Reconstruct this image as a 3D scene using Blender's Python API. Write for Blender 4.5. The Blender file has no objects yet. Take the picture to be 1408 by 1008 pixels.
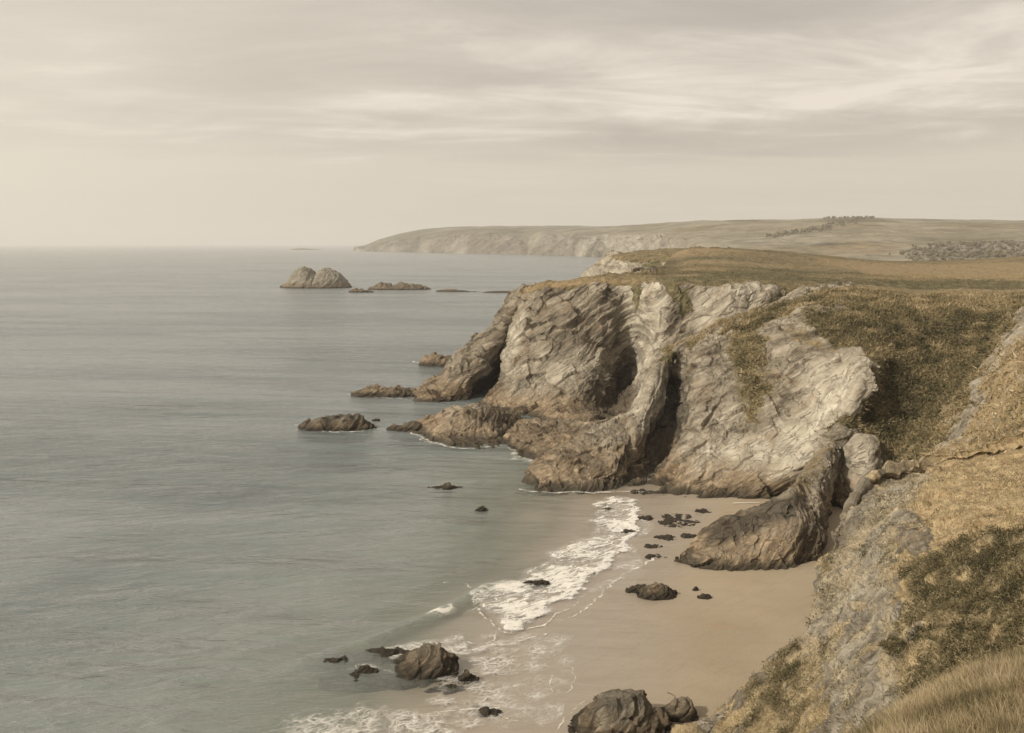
import bpy, math, time
import numpy as np
from mathutils import Vector
T0 = time.time()
S = bpy.context.scene
COL = S.collection
# ------------------------------------------------------------------ camera
F = 1350.0; CX, CY = 704.0, 504.0; H = 40.0; PITCH = math.radians(7.13)
cam_d = bpy.data.cameras.new('camera'); cam = bpy.data.objects.new('camera', cam_d); COL.objects.link(cam)
cam.location = (0, 0, H); cam.rotation_euler = (math.pi/2 - PITCH, 0, 0)
cam_d.sensor_width = 36; cam_d.lens = 36*F/1408; cam_d.clip_start = 0.3; cam_d.clip_end = 90000
S.camera = cam
# ------------------------------------------------------------------ sky and sun
SUN_AZ = math.radians(-122)      # from straight ahead (+y), negative is left
SUN_EL = math.radians(35)
w = bpy.data.worlds.new('World'); S.world = w; w.use_nodes = True
nt = w.node_tree; nt.nodes.clear()
def N(nt, t, **k):
    n = nt.nodes.new(t)
    for a, b in k.items(): setattr(n, a, b)
    return n
def setin(n, **k):
    for a, b in k.items(): n.inputs[a.replace('_', ' ')].default_value = b
def ramp(nt, stops, fac=None, interp='LINEAR'):
    r = nt.nodes.new('ShaderNodeValToRGB'); r.color_ramp.interpolation = interp
    e = r.color_ramp.elements
    while len(e) < len(stops): e.new(0.5)
    for i, (p, c) in enumerate(stops):
        e[i].position = p
        e[i].color = (c, c, c, 1) if isinstance(c, (int, float)) else (*c, 1)
    if fac is not None: nt.links.new(fac, r.inputs[0])
    return r.outputs[0]
def math_(nt, op, a, b=None, c=None, clamp=False):
    n = nt.nodes.new('ShaderNodeMath'); n.operation = op; n.use_clamp = clamp
    for i, x in enumerate((a, b, c)):
        if x is None: continue
        if isinstance(x, (int, float)): n.inputs[i].default_value = x
        else: nt.links.new(x, n.inputs[i])
    return n.outputs[0]
def mix(nt, fac, a, b, blend='MIX'):
    n = nt.nodes.new('ShaderNodeMix'); n.data_type = 'RGBA'; n.blend_type = blend
    for sock, x in ((n.inputs[0], fac), (n.inputs[6], a), (n.inputs[7], b)):
        if isinstance(x, (int, float)): sock.default_value = x
        elif isinstance(x, tuple): sock.default_value = (*x, 1)
        else: nt.links.new(x, sock)
    return n.outputs[2]
def noise(nt, vec, scale, detail=4, rough=0.55, dist=0.0, lac=2.0):
    n = nt.nodes.new('ShaderNodeTexNoise'); n.inputs['Scale'].default_value = scale
    n.inputs['Detail'].default_value = detail; n.inputs['Roughness'].default_value = rough
    n.inputs['Distortion'].default_value = dist; n.inputs['Lacunarity'].default_value = lac
    if vec is not None: nt.links.new(vec, n.inputs['Vector'])
    return n.outputs['Fac']
def mapping(nt, vec, loc=(0,0,0), rot=(0,0,0), scale=(1,1,1)):
    n = nt.nodes.new('ShaderNodeMapping'); n.inputs['Location'].default_value = loc
    n.inputs['Rotation'].default_value = rot; n.inputs['Scale'].default_value = scale
    nt.links.new(vec, n.inputs['Vector']); return n.outputs[0]
def aniso(nt, vec, ang, sc):
    return mapping(nt, mapping(nt, vec, rot=(0, 0, ang)), scale=sc)
def smooth(nt, x, lo, hi, a=0.0, b=1.0):
    n = nt.nodes.new('ShaderNodeMapRange'); n.interpolation_type = 'SMOOTHSTEP'
    n.inputs[1].default_value = lo; n.inputs[2].default_value = hi
    n.inputs[3].default_value = a; n.inputs[4].default_value = b
    nt.links.new(x, n.inputs[0]); return n.outputs[0]

sky = N(nt, 'ShaderNodeTexSky', sky_type='NISHITA', sun_disc=False)
sky.sun_elevation = SUN_EL; sky.sun_rotation = SUN_AZ; sky.air_density = 1.2; sky.dust_density = 4.0
tc = N(nt, 'ShaderNodeTexCoord'); sep = N(nt, 'ShaderNodeSeparateXYZ')
nt.links.new(tc.outputs['Generated'], sep.inputs[0])
zz = math_(nt, 'ABSOLUTE', sep.outputs[2])
zp = math_(nt, 'ADD', zz, 0.075)
comb = N(nt, 'ShaderNodeCombineXYZ')
nt.links.new(math_(nt, 'DIVIDE', sep.outputs[0], zp), comb.inputs[0])
nt.links.new(math_(nt, 'DIVIDE', sep.outputs[1], zp), comb.inputs[1])
cv = comb.outputs[0]
c1 = noise(nt, mapping(nt, cv, (3.1, 1.7, 0), (0, 0, 0.12), (0.38, 0.62, 1)), 1.0, 7, 0.5, 0.35)
c2 = noise(nt, mapping(nt, cv, (7.3, 0.4, 2), (0, 0, -0.1), (1.1, 1.7, 1)), 1.0, 10, 0.62, 0.5)
c3 = noise(nt, mapping(nt, cv, (1.3, 5.4, 4), (0, 0, 0.2), (0.16, 0.28, 1)), 1.0, 3, 0.5, 0.2)
cs = math_(nt, 'ADD', math_(nt, 'MULTIPLY', c1, 0.44), math_(nt, 'ADD', math_(nt, 'MULTIPLY', c2, 0.34), math_(nt, 'MULTIPLY', c3, 0.22)))
def cg(k): return (6.55*k, 5.85*k, 5.02*k)
cloud = ramp(nt, [(0.39, cg(.74)), (0.46, cg(.83)), (0.51, cg(.94)), (0.545, cg(1.08)), (0.60, cg(1.36))], cs)
# the clear band of haze above the horizon
band = smooth(nt, math_(nt, 'ADD', zz, math_(nt, 'MULTIPLY_ADD', c2, 0.10, -0.05)), 0.070, 0.105, 1.0, 0.0)
low = mix(nt, smooth(nt, zz, 0.0, 0.10), (7.2, 6.4, 5.3), (7.25, 6.5, 5.35))
cc = mix(nt, math_(nt, 'MULTIPLY', band, 0.85), cloud, low)
# brighter, warmer towards the side the sun stands on
dt = N(nt, 'ShaderNodeVectorMath', operation='DOT_PRODUCT')
nt.links.new(tc.outputs['Generated'], dt.inputs[0])
dt.inputs[1].default_value = (math.sin(math.radians(-85))*.9, math.cos(math.radians(-85))*.9, .43)
glow = smooth(nt, dt.outputs['Value'], 0.0, 1.0)
cc = mix(nt, math_(nt, 'MULTIPLY', glow, 0.85), cc, (9.9, 8.9, 7.4))
fin = mix(nt, 0.94, sky.outputs[0], cc)
bg = N(nt, 'ShaderNodeBackground'); bg.inputs[1].default_value = 0.10
nt.links.new(fin, bg.inputs[0])
wo = N(nt, 'ShaderNodeOutputWorld'); nt.links.new(bg.outputs[0], wo.inputs[0])
sd = bpy.data.lights.new('sun', 'SUN'); sun = bpy.data.objects.new('sun', sd); COL.objects.link(sun)
sd.energy = 3.9; sd.angle = math.radians(4); sd.color = (1.0, 0.92, 0.79)
sdir = Vector((math.sin(SUN_AZ)*math.cos(SUN_EL), math.cos(SUN_AZ)*math.cos(SUN_EL), math.sin(SUN_EL)))
sun.rotation_euler = (-sdir).to_track_quat('-Z', 'Y').to_euler(); sun.location = (-100, 0, 200)
S.view_settings.view_transform = 'Standard'; S.view_settings.look = 'None'
S.view_settings.exposure = 0.0; S.view_settings.gamma = 1.0; S.view_settings.use_curve_mapping = False
S.render.engine = 'CYCLES'
S.cycles.volume_bounces = 1; S.cycles.max_bounces = 6; S.cycles.transparent_max_bounces = 8

# ------------------------------------------------------------------ helpers: points
cp, sp_ = math.cos(PITCH), math.sin(PITCH)
def ray(u, v):
    x = (u-CX)/F; y = (CY-v)/F
    return np.array([x, cp + y*sp_, -sp_ + y*cp])
def at(u, v, d):
    r = ray(u, v); return np.array([0, 0, H]) + r*(d/r[1])
def gz(u, v, z=0.0):
    r = ray(u, v); return np.array([0, 0, H]) + r*((z-H)/r[2])
def px(P):
    """world points -> photo pixels (used once, to look up where a patch of growth lies)"""
    x = P[:, 0]; y = P[:, 1]; z = P[:, 2]-H
    f = y*cp - z*sp_; up = y*sp_ + z*cp
    return CX + F*x/f, CY - F*up/f
# ------------------------------------------------------------------ helpers: noise
rng = np.random.default_rng(7)
TB = rng.random((64, 64, 64)).astype(np.float32).ravel()
def vn(P, s=1.0, off=0.0):
    Q = P*np.float32(1.0/s) + np.float32(off); I = np.floor(Q); f = (Q-I).astype(np.float32)
    f = f*f*f*(f*(f*6-15)+10); I = I.astype(np.int32)
    x0 = (I[:, 0] & 63)*4096; x1 = ((I[:, 0]+1) & 63)*4096
    y0 = (I[:, 1] & 63)*64; y1 = ((I[:, 1]+1) & 63)*64
    z0 = I[:, 2] & 63; z1 = (I[:, 2]+1) & 63
    fx, fy, fz = f[:, 0], f[:, 1], f[:, 2]
    def l(a, b, t): return a + (b-a)*t
    return l(l(l(TB[x0+y0+z0], TB[x1+y0+z0], fx), l(TB[x0+y1+z0], TB[x1+y1+z0], fx), fy),
             l(l(TB[x0+y0+z1], TB[x1+y0+z1], fx), l(TB[x0+y1+z1], TB[x1+y1+z1], fx), fy), fz)*2-1
def fbm(P, s, o=4, g=0.5, off=0.0):
    t = 0; a = 1.0
    for i in range(o):
        t = t + a*vn(P, s, off+i*7.3); s *= 0.49; a *= g
    return t
def ridged(P, s, o=3, off=0.0):
    t = 0; a = 1.0
    for i in range(o):
        t = t + a*(1-2*np.abs(vn(P, s, off+i*5.1))); s *= 0.48; a *= 0.5
    return t
HT = rng.random((65536, 6)).astype(np.float32)
def facet(P, s, off=0.0):
    """cellular blocks, each with its own height and tilt"""
    Q = (P/np.float32(s) + np.float32(off)).astype(np.float32); B = np.floor(Q-0.5).astype(np.int32)
    best = np.full(len(P), 9e9, np.float32); out = np.zeros(len(P), np.float32)
    for i in (0, 1):
        for j in (0, 1):
            for k in (0, 1):
                c = B + np.array([i, j, k], np.int32)
                h = ((c[:, 0]*73856093) ^ (c[:, 1]*19349663) ^ (c[:, 2]*83492791)) & 65535
                r = HT[h]
                d = Q - (c + r[:, :3]*0.8+0.1)
                dd = (d*d).sum(1)
                val = (r[:, 3]-0.5) + ((r[:, 3:6]-0.5)*d).sum(1)*2.2
                m = dd < best
                best = np.where(m, dd, best); out = np.where(m, val, out)
    return out
SN = np.array([-0.50, -0.30, 0.81], np.float32); SN /= np.linalg.norm(SN)     # pole of the tilted beds
SA = np.cross(SN, [0, 1, 0]).astype(np.float32); SA /= np.linalg.norm(SA); SB = np.cross(SN, SA).astype(np.float32)
def beds(P, th, off=0.0, wob=0.9, ws=7.0):
    L = P@SN/np.float32(th) + wob*vn(P, ws, off) + off
    f = L-np.floor(L)
    return np.where(f < 0.8, f/0.8, (1-f)/0.2)-0.5
def strat(P):   # stretched along the beds
    return np.stack([P@SA*0.28, P@SB*0.45, P@SN], 1).astype(np.float32)
def rockdisp(P, k=1.0, fine=True, big=1.0, soft=0.0):
    P = P.astype(np.float32)
    W = (P + np.float32(0.45*k)*np.stack([vn(P, 3.5*k, 11.0), vn(P, 3.5*k, 12.0), vn(P, 3.5*k, 13.0)], 1)).astype(np.float32)
    Sx = strat(W)
    m = 0.5+0.5*vn(P, 14*k, 3.3); q = 1-0.82*soft
    rough = np.clip(0.55+0.9*vn(P, 6*k, 17.0), 0.15, 1.3)*q
    d = big*k*0.95*ridged(P, 15*k, 2, 1.0) + big*k*0.7*vn(P, 8*k, 9.0)
    d = d + k*0.95*beds(P, 4.2*k, 0.3, 0.8, 16*k)*(0.3+m)*(0.6+.4*q) + k*0.46*beds(P, 1.6*k, 5.3, 0.6, 12*k)*(1.3-0.8*m)*(0.7+.3*q)
    d = d + k*1.0*facet(W, 5.2*k, 2.0)*q + k*0.60*facet(Sx, 2.2*k, 4.0)*q + k*0.18*facet(Sx, 0.8*k, 6.0)*rough*(.4+.6*q)
    if fine:
        d = d + k*0.10*facet(Sx, 0.36*k, 8.0)*rough + k*0.10*facet(P, 1.0*k, 9.0)*rough
    return d
def smoothstep(x, a, b):
    t = np.clip((x-a)/(b-a), 0, 1); return t*t*(3-2*t)
def polydist(X, Y, poly, closed=True):
    """distance to a polyline and inside test"""
    poly = np.asarray(poly, float); n = len(poly); best = np.full(X.shape, 1e18); ins = np.zeros(X.shape, bool)
    side = np.zeros(X.shape)
    for i in range(n if closed else n-1):
        a = poly[i]; b = poly[(i+1) % n]; e = b-a; L = (e@e)+1e-9
        t = np.clip(((X-a[0])*e[0]+(Y-a[1])*e[1])/L, 0, 1)
        dx = X-a[0]-t*e[0]; dy = Y-a[1]-t*e[1]; dd = dx*dx+dy*dy
        m = dd < best; best = np.where(m, dd, best)
        side = np.where(m, np.sign(e[0]*(Y-a[1])-e[1]*(X-a[0])), side)
        if closed:
            c = ((a[1] > Y) != (b[1] > Y)) & (X < (b[0]-a[0])*(Y-a[1])/((b[1]-a[1])+1e-12)+a[0])
            ins ^= c
    return np.sqrt(best), (ins if closed else side)
def inpoly(X, Y, poly, soft):
    d, i = polydist(X, Y, poly); s = np.where(i, d, -d); return smoothstep(s, -soft, soft)
# ------------------------------------------------------------------ helpers: meshes
def tagobj(o, label=None, cat=None, group=None, kind=None):
    if label: o['label'] = label
    if cat: o['category'] = cat
    if group: o['group'] = group
    if kind: o['kind'] = kind
    return o
def mesh_from(name, V, Q, mat, attrs=None, smooth_=False, parent=None):
    me = bpy.data.meshes.new(name); V = np.ascontiguousarray(V, np.float32); Q = np.ascontiguousarray(Q, np.int32)
    n = Q.shape[1]
    me.vertices.add(len(V)); me.vertices.foreach_set('co', V.ravel())
    me.loops.add(Q.size); me.loops.foreach_set('vertex_index', Q.ravel())
    me.polygons.add(len(Q)); me.polygons.foreach_set('loop_start', np.arange(0, Q.size, n, dtype=np.int32))
    me.update(calc_edges=True)
    if smooth_: me.polygons.foreach_set('use_smooth', np.ones(len(Q), bool))
    else: me.polygons.foreach_set('use_smooth', np.zeros(len(Q), bool))
    for k, a in (attrs or {}).items():
        at_ = me.attributes.new(k, 'FLOAT', 'POINT'); at_.data.foreach_set('value', np.ascontiguousarray(a, np.float32))
    if mat: me.materials.append(mat)
    o = bpy.data.objects.new(name, me); COL.objects.link(o)
    if parent: o.parent = parent
    return o
def grid_quads(nu, nv, flip=False):
    i, j = np.meshgrid(np.arange(nu-1), np.arange(nv-1), indexing='ij')
    a = (i*nv+j).ravel(); q = np.stack([a, a+nv, a+nv+1, a+1], 1)
    return q[:, ::-1] if flip else q
def catmull(C, n):
    """C (k, ..., 3) -> interpolated (sum n, ...)"""
    k = len(C); out = []
    for i in range(k-1):
        p0 = C[max(i-1, 0)]; p1 = C[i]; p2 = C[i+1]; p3 = C[min(i+2, k-1)]
        m = n[i]; t = (np.arange(m)/m).reshape(-1, *([1]*(C.ndim-1)))
        m1 = (p2-p0)*0.5; m2 = (p3-p1)*0.5
        out.append((2*t**3-3*t**2+1)*p1 + (t**3-2*t**2+t)*m1 + (-2*t**3+3*t**2)*p2 + (t**3-t**2)*m2)
    out.append(C[-1:]); return np.concatenate(out, 0)
def normals_grid(P):
    du = np.gradient(P, axis=0); dv = np.gradient(P, axis=1)
    n = np.cross(du, dv); n /= (np.linalg.norm(n, axis=2, keepdims=True)+1e-9); return n
def loft(cols, res, world=False, skirt=3.0, resv=None, capfrom=99):
    """cols: columns left to right, each a list of (u, v, distance) from the foot up -> smooth dense surface (nu, nv, 3)"""
    C = np.array([[at(*p) if not world else p for p in c] for c in cols], float)
    if skirt:      # carry the foot down under water or sand, bulging outward a little
        f = C[:, 0].copy(); o = f-C[:, 1]; o[:, 2] = 0; L = np.linalg.norm(o, axis=1, keepdims=True)+1e-6
        f += o/L*skirt*0.35; f[:, 2] = np.minimum(f[:, 2]-skirt, -skirt)
        C = np.concatenate([f[:, None], C], 1)
    resv = resv or res
    nu = [max(2, int(np.linalg.norm(C[i+1]-C[i], axis=-1)[:6].mean()/res)) for i in range(len(C)-1)]
    nv = []
    for j in range(C.shape[1]-1):
        L = np.linalg.norm(C[:, j+1]-C[:, j], axis=-1); md = C[:, j, 1].mean()
        r = resv*(1.0 if j < capfrom else 4.0)
        nv.append(max(2, int(L.mean()/r)))
    G = catmull(C, nu); G = np.swapaxes(catmull(np.swapaxes(G, 0, 1), nv), 0, 1)
    return G
def land(name, G, mat, disp, masks=None, smooth_=False, wpx=5.0, wsc=7.0, **tags):
    nu, nv = G.shape[:2]; Nn = normals_grid(G)
    P = G.reshape(-1, 3); Nf = Nn.reshape(-1, 3)
    u, v = px(P)
    Pw = P.astype(np.float32); kw = wpx*25/np.maximum(P[:, 1], 25)**.5
    u = u+kw*(1.0*vn(Pw, wsc, 21.0)+.8*vn(Pw, wsc*.35, 22.0)+.5*vn(Pw, wsc*.12, 23.0)); v = v+kw*(.6*vn(Pw, wsc, 24.0)+.5*vn(Pw, wsc*.35, 25.0)+.4*vn(Pw, wsc*.12, 26.0))
    at_ = {k: np.zeros(len(P)) for k in ('veg', 'dry', 'pale', 'wet')}  # wet: damp dark rock, and also shade painted into hollows and clefts
    if masks: masks(P, u, v, Nf, at_)
    d = disp(P, at_)
    sgn = np.where((Nf*(np.array([0, 0, H])-P)).sum(1).mean() > 0, 1, -1)
    if np.median((Nf*(np.array([0, 0, H])-P)).sum(1)) < 0: sgn = -1
    else: sgn = 1
    P2 = P + Nf*sgn*d[:, None]
    o = mesh_from(name, P2, grid_quads(nu, nv, sgn < 0), mat, at_, smooth_)
    o['kind'] = tags.get('kind', 'structure')
    if 'label' in tags: o['label'] = tags['label']
    print(name, len(P2), round(time.time()-T0, 1))
    return o, P2.reshape(nu, nv, 3), (Nf*sgn).reshape(nu, nv, 3), {k: a.reshape(nu, nv) for k, a in at_.items()}

# ------------------------------------------------------------------ materials
def newmat(name):
    m = bpy.data.materials.new(name); m.use_nodes = True; t = m.node_tree; t.nodes.clear()
    out = N(t, 'ShaderNodeOutputMaterial'); b = N(t, 'ShaderNodeBsdfPrincipled')
    t.links.new(b.outputs[0], out.inputs[0]); b.inputs['Roughness'].default_value = 0.9
    b.inputs['Specular IOR Level'].default_value = 0.25
    return m, t, b, out
def attr(t, name):
    n = N(t, 'ShaderNodeAttribute', attribute_name=name); return n.outputs['Fac']
def rock_mat(name, k=1.0, dark=1.0, tide=True, vegscale=1.0, tint=(1, 1, 1), sm=0.78, greyk=0.0):
    m, t, b, out = newmat(name)
    tc = N(t, 'ShaderNodeTexCoord'); ob = tc.outputs['Object']
    def dotp(v):
        n = N(t, 'ShaderNodeVectorMath', operation='DOT_PRODUCT'); t.links.new(ob, n.inputs[0]); n.inputs[1].default_value = tuple(float(q) for q in v); return n.outputs['Value']
    cb = N(t, 'ShaderNodeCombineXYZ'); t.links.new(dotp(SA*0.26/k), cb.inputs[0]); t.links.new(dotp(SB*0.42/k), cb.inputs[1]); t.links.new(dotp(SN*1.15/k), cb.inputs[2])
    wn_ = N(t, 'ShaderNodeTexNoise'); wn_.inputs['Scale'].default_value = 0.22/k; wn_.inputs['Detail'].default_value = 4; t.links.new(ob, wn_.inputs['Vector'])
    wm = N(t, 'ShaderNodeVectorMath', operation='MULTIPLY_ADD'); t.links.new(wn_.outputs['Color'], wm.inputs[0]); wm.inputs[1].default_value = (0.8, 0.8, 0.9); t.links.new(cb.outputs[0], wm.inputs[2])
    st = wm.outputs[0]
    n1 = noise(t, ob, 0.07/k, 5, 0.6, 0.4)
    n2 = noise(t, st, 0.55, 9, 0.72, 0.4)
    n3 = noise(t, st, 2.2, 7, 0.75, 0.2)
    n4 = noise(t, ob, 0.35/k, 6, 0.62, 0.5)
    def crack(sc, w_):
        vo = N(t, 'ShaderNodeTexVoronoi', feature='DISTANCE_TO_EDGE'); vo.inputs['Scale'].default_value = sc; vo.inputs['Randomness'].default_value = 1.0; t.links.new(mapping(t, st, scale=(0.40, 0.7, 1.3)), vo.inputs['Vector'])
        return smooth(t, vo.outputs['Distance'], 0.0, w_, 1.0, 0.0)
    cl2 = N(t, 'ShaderNodeCombineXYZ'); t.links.new(dotp(SA*0.035/k), cl2.inputs[0]); t.links.new(dotp(SB*0.07/k), cl2.inputs[1]); t.links.new(dotp(SN*0.42/k), cl2.inputs[2])
    wl = N(t, 'ShaderNodeVectorMath', operation='MULTIPLY_ADD'); t.links.new(wn_.outputs['Color'], wl.inputs[0]); wl.inputs[1].default_value = (.15, .15, .30); t.links.new(cl2.outputs[0], wl.inputs[2])
    nb = noise(t, wl.outputs[0], 1.0, 4, 0.6, 0.0)
    def line(c0, w_): return smooth(t, math_(t, 'ABSOLUTE', math_(t, 'SUBTRACT', nb, c0)), 0.0, w_, 1.0, 0.0)
    lay = math_(t, 'MULTIPLY', math_(t, 'MAXIMUM', math_(t, 'MAXIMUM', line(0.44, 0.009), line(0.5, 0.011)), line(0.565, 0.009)), smooth(t, n3, 0.34, 0.50))
    ck = math_(t, 'MULTIPLY', math_(t, 'MAXIMUM', crack(0.26, 0.03), math_(t, 'MULTIPLY', crack(0.8, 0.06), 0.7)), math_(t, 'MULTIPLY', smooth(t, n4, 0.42, 0.60), smooth(t, n3, 0.40, 0.54))); ck = math_(t, 'MAXIMUM', math_(t, 'MULTIPLY', ck, 0.9), math_(t, 'MULTIPLY', lay, smooth(t, n4, .44, .58, .15, .8)))
    def cl(c): return tuple(x*dark*y for x, y in zip(c, tint))
    palec = ramp(t, [(0.30, cl((0.17, 0.142, 0.103))), (0.41, cl((0.35, 0.308, 0.237))), (0.55, cl((0.46, 0.415, 0.33))), (0.70, cl((0.62, 0.57, 0.47)))], n2)
    brown = ramp(t, [(0.34, cl((0.055, 0.045, 0.031))), (0.44, cl((0.145, 0.120, 0.085))), (0.56, cl((0.245, 0.208, 0.155))), (0.72, cl((0.42, 0.37, 0.29)))], n2)
    pf = math_(t, 'ADD', attr(t, 'pale'), math_(t, 'MULTIPLY_ADD', n4, 1.6, -0.8), clamp=True)
    c = mix(t, pf, brown, palec)
    c = mix(t, smooth(t, n3, 0.60, 0.74, 0, 0.45), c, cl((0.05, 0.038, 0.024)))
    c = mix(t, smooth(t, noise(t, ob, 1.3/k, 5, 0.7), 0.58, 0.75, 0, 0.35), c, cl((0.50, 0.45, 0.36)))
    c = mix(t, smooth(t, noise(t, ob, 0.16/k, 3, 0.6, 1.0), 0.54, 0.68, 0, 0.38), c, cl((0.22, 0.150, 0.085)))
    c = mix(t, math_(t, 'MULTIPLY', ck, 0.66), c, cl((0.045, 0.034, 0.022)))
    if tide:
        sx = N(t, 'ShaderNodeSeparateXYZ'); t.links.new(ob, sx.inputs[0])
        hz = math_(t, 'ADD', sx.outputs[2], math_(t, 'MULTIPLY_ADD', n4, 5.0*k, -2.5*k))
        ochre = ramp(t, [(0.35, cl((0.085, 0.062, 0.040))), (0.50, cl((0.21, 0.152, 0.092))), (0.64, cl((0.42, 0.315, 0.20)))], n3)
        c = mix(t, smooth(t, hz, 2.5*k, 6.5*k, 0.75, 0.0), c, ochre)
        c = mix(t, smooth(t, hz, 0.1*k, 1.5*k, 0.7, 0.0), c, cl((0.045, 0.036, 0.025)))
        c = mix(t, smooth(t, math_(t, 'ADD', sx.outputs[2], math_(t, 'MULTIPLY_ADD', n3, 1.6, -0.8)), 0.5, 1.5, 0.85, 0.0), c, cl((0.05, 0.041, 0.028)))
    c = mix(t, math_(t, 'MULTIPLY', attr(t, 'wet'), 0.8), c, cl((0.045, 0.036, 0.026)))  # darkens damp rock; in hollows and clefts this is painted shade
    # growth: turf and scrub
    vg = attr(t, 'veg'); dr = attr(t, 'dry')
    g1 = noise(t, ob, 0.5*vegscale, 6, 0.7, 0.6); g2 = noise(t, ob, 3.0*vegscale, 5, 0.75)
    green = ramp(t, [(0.34, (0.045, 0.042, 0.022)), (0.50, (0.110, 0.095, 0.048)), (0.66, (0.20, 0.168, 0.092))], g1)
    straw = ramp(t, [(0.32, (0.22, 0.152, 0.078)), (0.50, (0.325, 0.240, 0.130)), (0.68, (0.43, 0.335, 0.195))], g1)
    straw = mix(t, 1.0, straw, (sm, sm, sm), 'MULTIPLY')
    vc = mix(t, math_(t, 'ADD', dr, math_(t, 'MULTIPLY_ADD', noise(t, ob, 0.23*vegscale, 4, 0.6), 0.9, -0.45), clamp=True), green, straw)
    vc = mix(t, math_(t, 'MULTIPLY', attr(t, 'pale'), greyk), vc, mix(t, 1.0, (0.36, 0.325, 0.26), ramp(t, [(0.32, .6), (0.66, 1.2)], g1), 'MULTIPLY'))
    vc = mix(t, 1.0, vc, ramp(t, [(0.3, 0.72), (0.5, 1.0), (0.72, 1.25)], g2), 'MULTIPLY')
    vf = smooth(t, math_(t, 'ADD', vg, math_(t, 'MULTIPLY_ADD', noise(t, ob, 0.8*vegscale, 6, 0.7), 0.9, -0.45)), 0.42, 0.58)
    c = mix(t, vf, c, vc)
    t.links.new(c, b.inputs['Base Color'])
    b1 = N(t, 'ShaderNodeBump'); b1.inputs['Strength'].default_value = 0.75; b1.inputs['Distance'].default_value = 0.26*k
    t.links.new(math_(t, 'ADD', n3, math_(t, 'MULTIPLY', noise(t, ob, 3.4/k, 7, 0.75, 0.3), 0.6)), b1.inputs['Height'])
    b2 = N(t, 'ShaderNodeBump'); b2.invert = True; b2.inputs['Strength'].default_value = 0.7; b2.inputs['Distance'].default_value = 0.5*k
    t.links.new(ck, b2.inputs['Height']); t.links.new(b1.outputs[0], b2.inputs['Normal'])
    t.links.new(b2.outputs[0], b.inputs['Normal'])
    return m
M_rock = rock_mat('cliff_rock')
M_far = rock_mat('distant_rock', k=10, dark=.70, greyk=.55, tide=False, vegscale=0.05)
M_fore = rock_mat('near_slope', k=0.45, dark=.72, tide=False, vegscale=2.0, sm=1.12, greyk=.8)
M_boulder = rock_mat('boulder_rock', k=0.4, dark=0.62)
M_isle = rock_mat('islet_rock', k=1.0, dark=0.70, tide=True)

# ------------------------------------------------------------------ beach and sea floor
SHORE = [gz(1000, 640)[:2], gz(895, 686)[:2], gz(893, 740)[:2], gz(868, 800)[:2], gz(815, 850)[:2], gz(790, 930)[:2], gz(762, 1008)[:2], gz(700, 1200)[:2], gz(500, 1900)[:2]]
def sandz(X, Y):
    d, s = polydist(X, Y, SHORE, closed=False)
    sd_ = d*np.where(s > 0, 1, -1)
    return sd_
tz = sandz(np.array([20.0]), np.array([100.0]))[0]
SG = 1.0 if tz > 0 else -1.0
def sandh(X, Y):
    s = sandz(X, Y)*SG
    P = np.stack([X, Y, np.zeros_like(X)], 1).astype(np.float32)
    h = np.where(s > 0, 0.018*s, np.where(s > -5, 0.014*s, 0.05*(s+5)-.07))
    h = h + 0.05*vn(P, 9.0, 2.0)*smoothstep(-s, -6, 4) + 0.035*vn(P, 3.5, 4.0)*smoothstep(-s, -4, 4)
    return np.maximum(h, -5.0), s
def ong(u, v):
    """where the ray through a pixel meets the sand"""
    z = 0.0
    for _ in range(6):
        p = gz(u, v, z); z = float(sandh(np.array([p[0]]), np.array([p[1]]))[0][0])
    return gz(u, v, z)
def dist_on(u, v): return ong(u, v)[1]
xs = np.arange(-62, 66, 0.5); ys = np.arange(48, 200, 0.5)
X, Y = np.meshgrid(xs, ys, indexing='ij'); Xf, Yf = X.ravel(), Y.ravel()
hs, ss = sandh(Xf, Yf)
m, t, b, out = newmat('sand')
tc = N(t, 'ShaderNodeTexCoord'); ob = tc.outputs['Object']
n1 = noise(t, ob, 0.08, 5, 0.6, 0.6); n2 = noise(t, ob, 6.0, 5, 0.7); n5 = noise(t, mapping(t, ob, rot=(0, 0, 0.5), scale=(0.12, 0.5, 1)), 1.0, 5, 0.6, 0.5)
dry = ramp(t, [(0.35, (0.300, 0.243, 0.170)), (0.65, (0.345, 0.282, 0.200))], n1)
dry = mix(t, 1.0, dry, ramp(t, [(0.3, 0.90), (0.7, 1.08)], n2), 'MULTIPLY')
dry = mix(t, smooth(t, n5, 0.56, 0.68, 0, 0.25), dry, (0.31, 0.205, 0.115))
wetc = ramp(t, [(0.35, (0.285, 0.240, 0.188)), (0.65, (0.325, 0.277, 0.220))], n5)
wf = math_(t, 'ADD', attr(t, 'wet'), math_(t, 'MULTIPLY_ADD', n1, 0.5, -0.25), clamp=True)
c = mix(t, wf, dry, wetc)
wd = smooth(t, math_(t, 'ADD', attr(t, 'weed'), math_(t, 'MULTIPLY_ADD', noise(t, ob, 0.9, 6, 0.7, 0.6), 1.0, -0.5)), 0.45, 0.6)
c = mix(t, wd, c, (0.07, 0.062, 0.048))
t.links.new(c, b.inputs['Base Color'])
t.links.new(smooth(t, wf, 0.2, 1.0, 0.85, 0.22), b.inputs['Roughness']); b.inputs['Specular IOR Level'].default_value = 0.35
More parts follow.
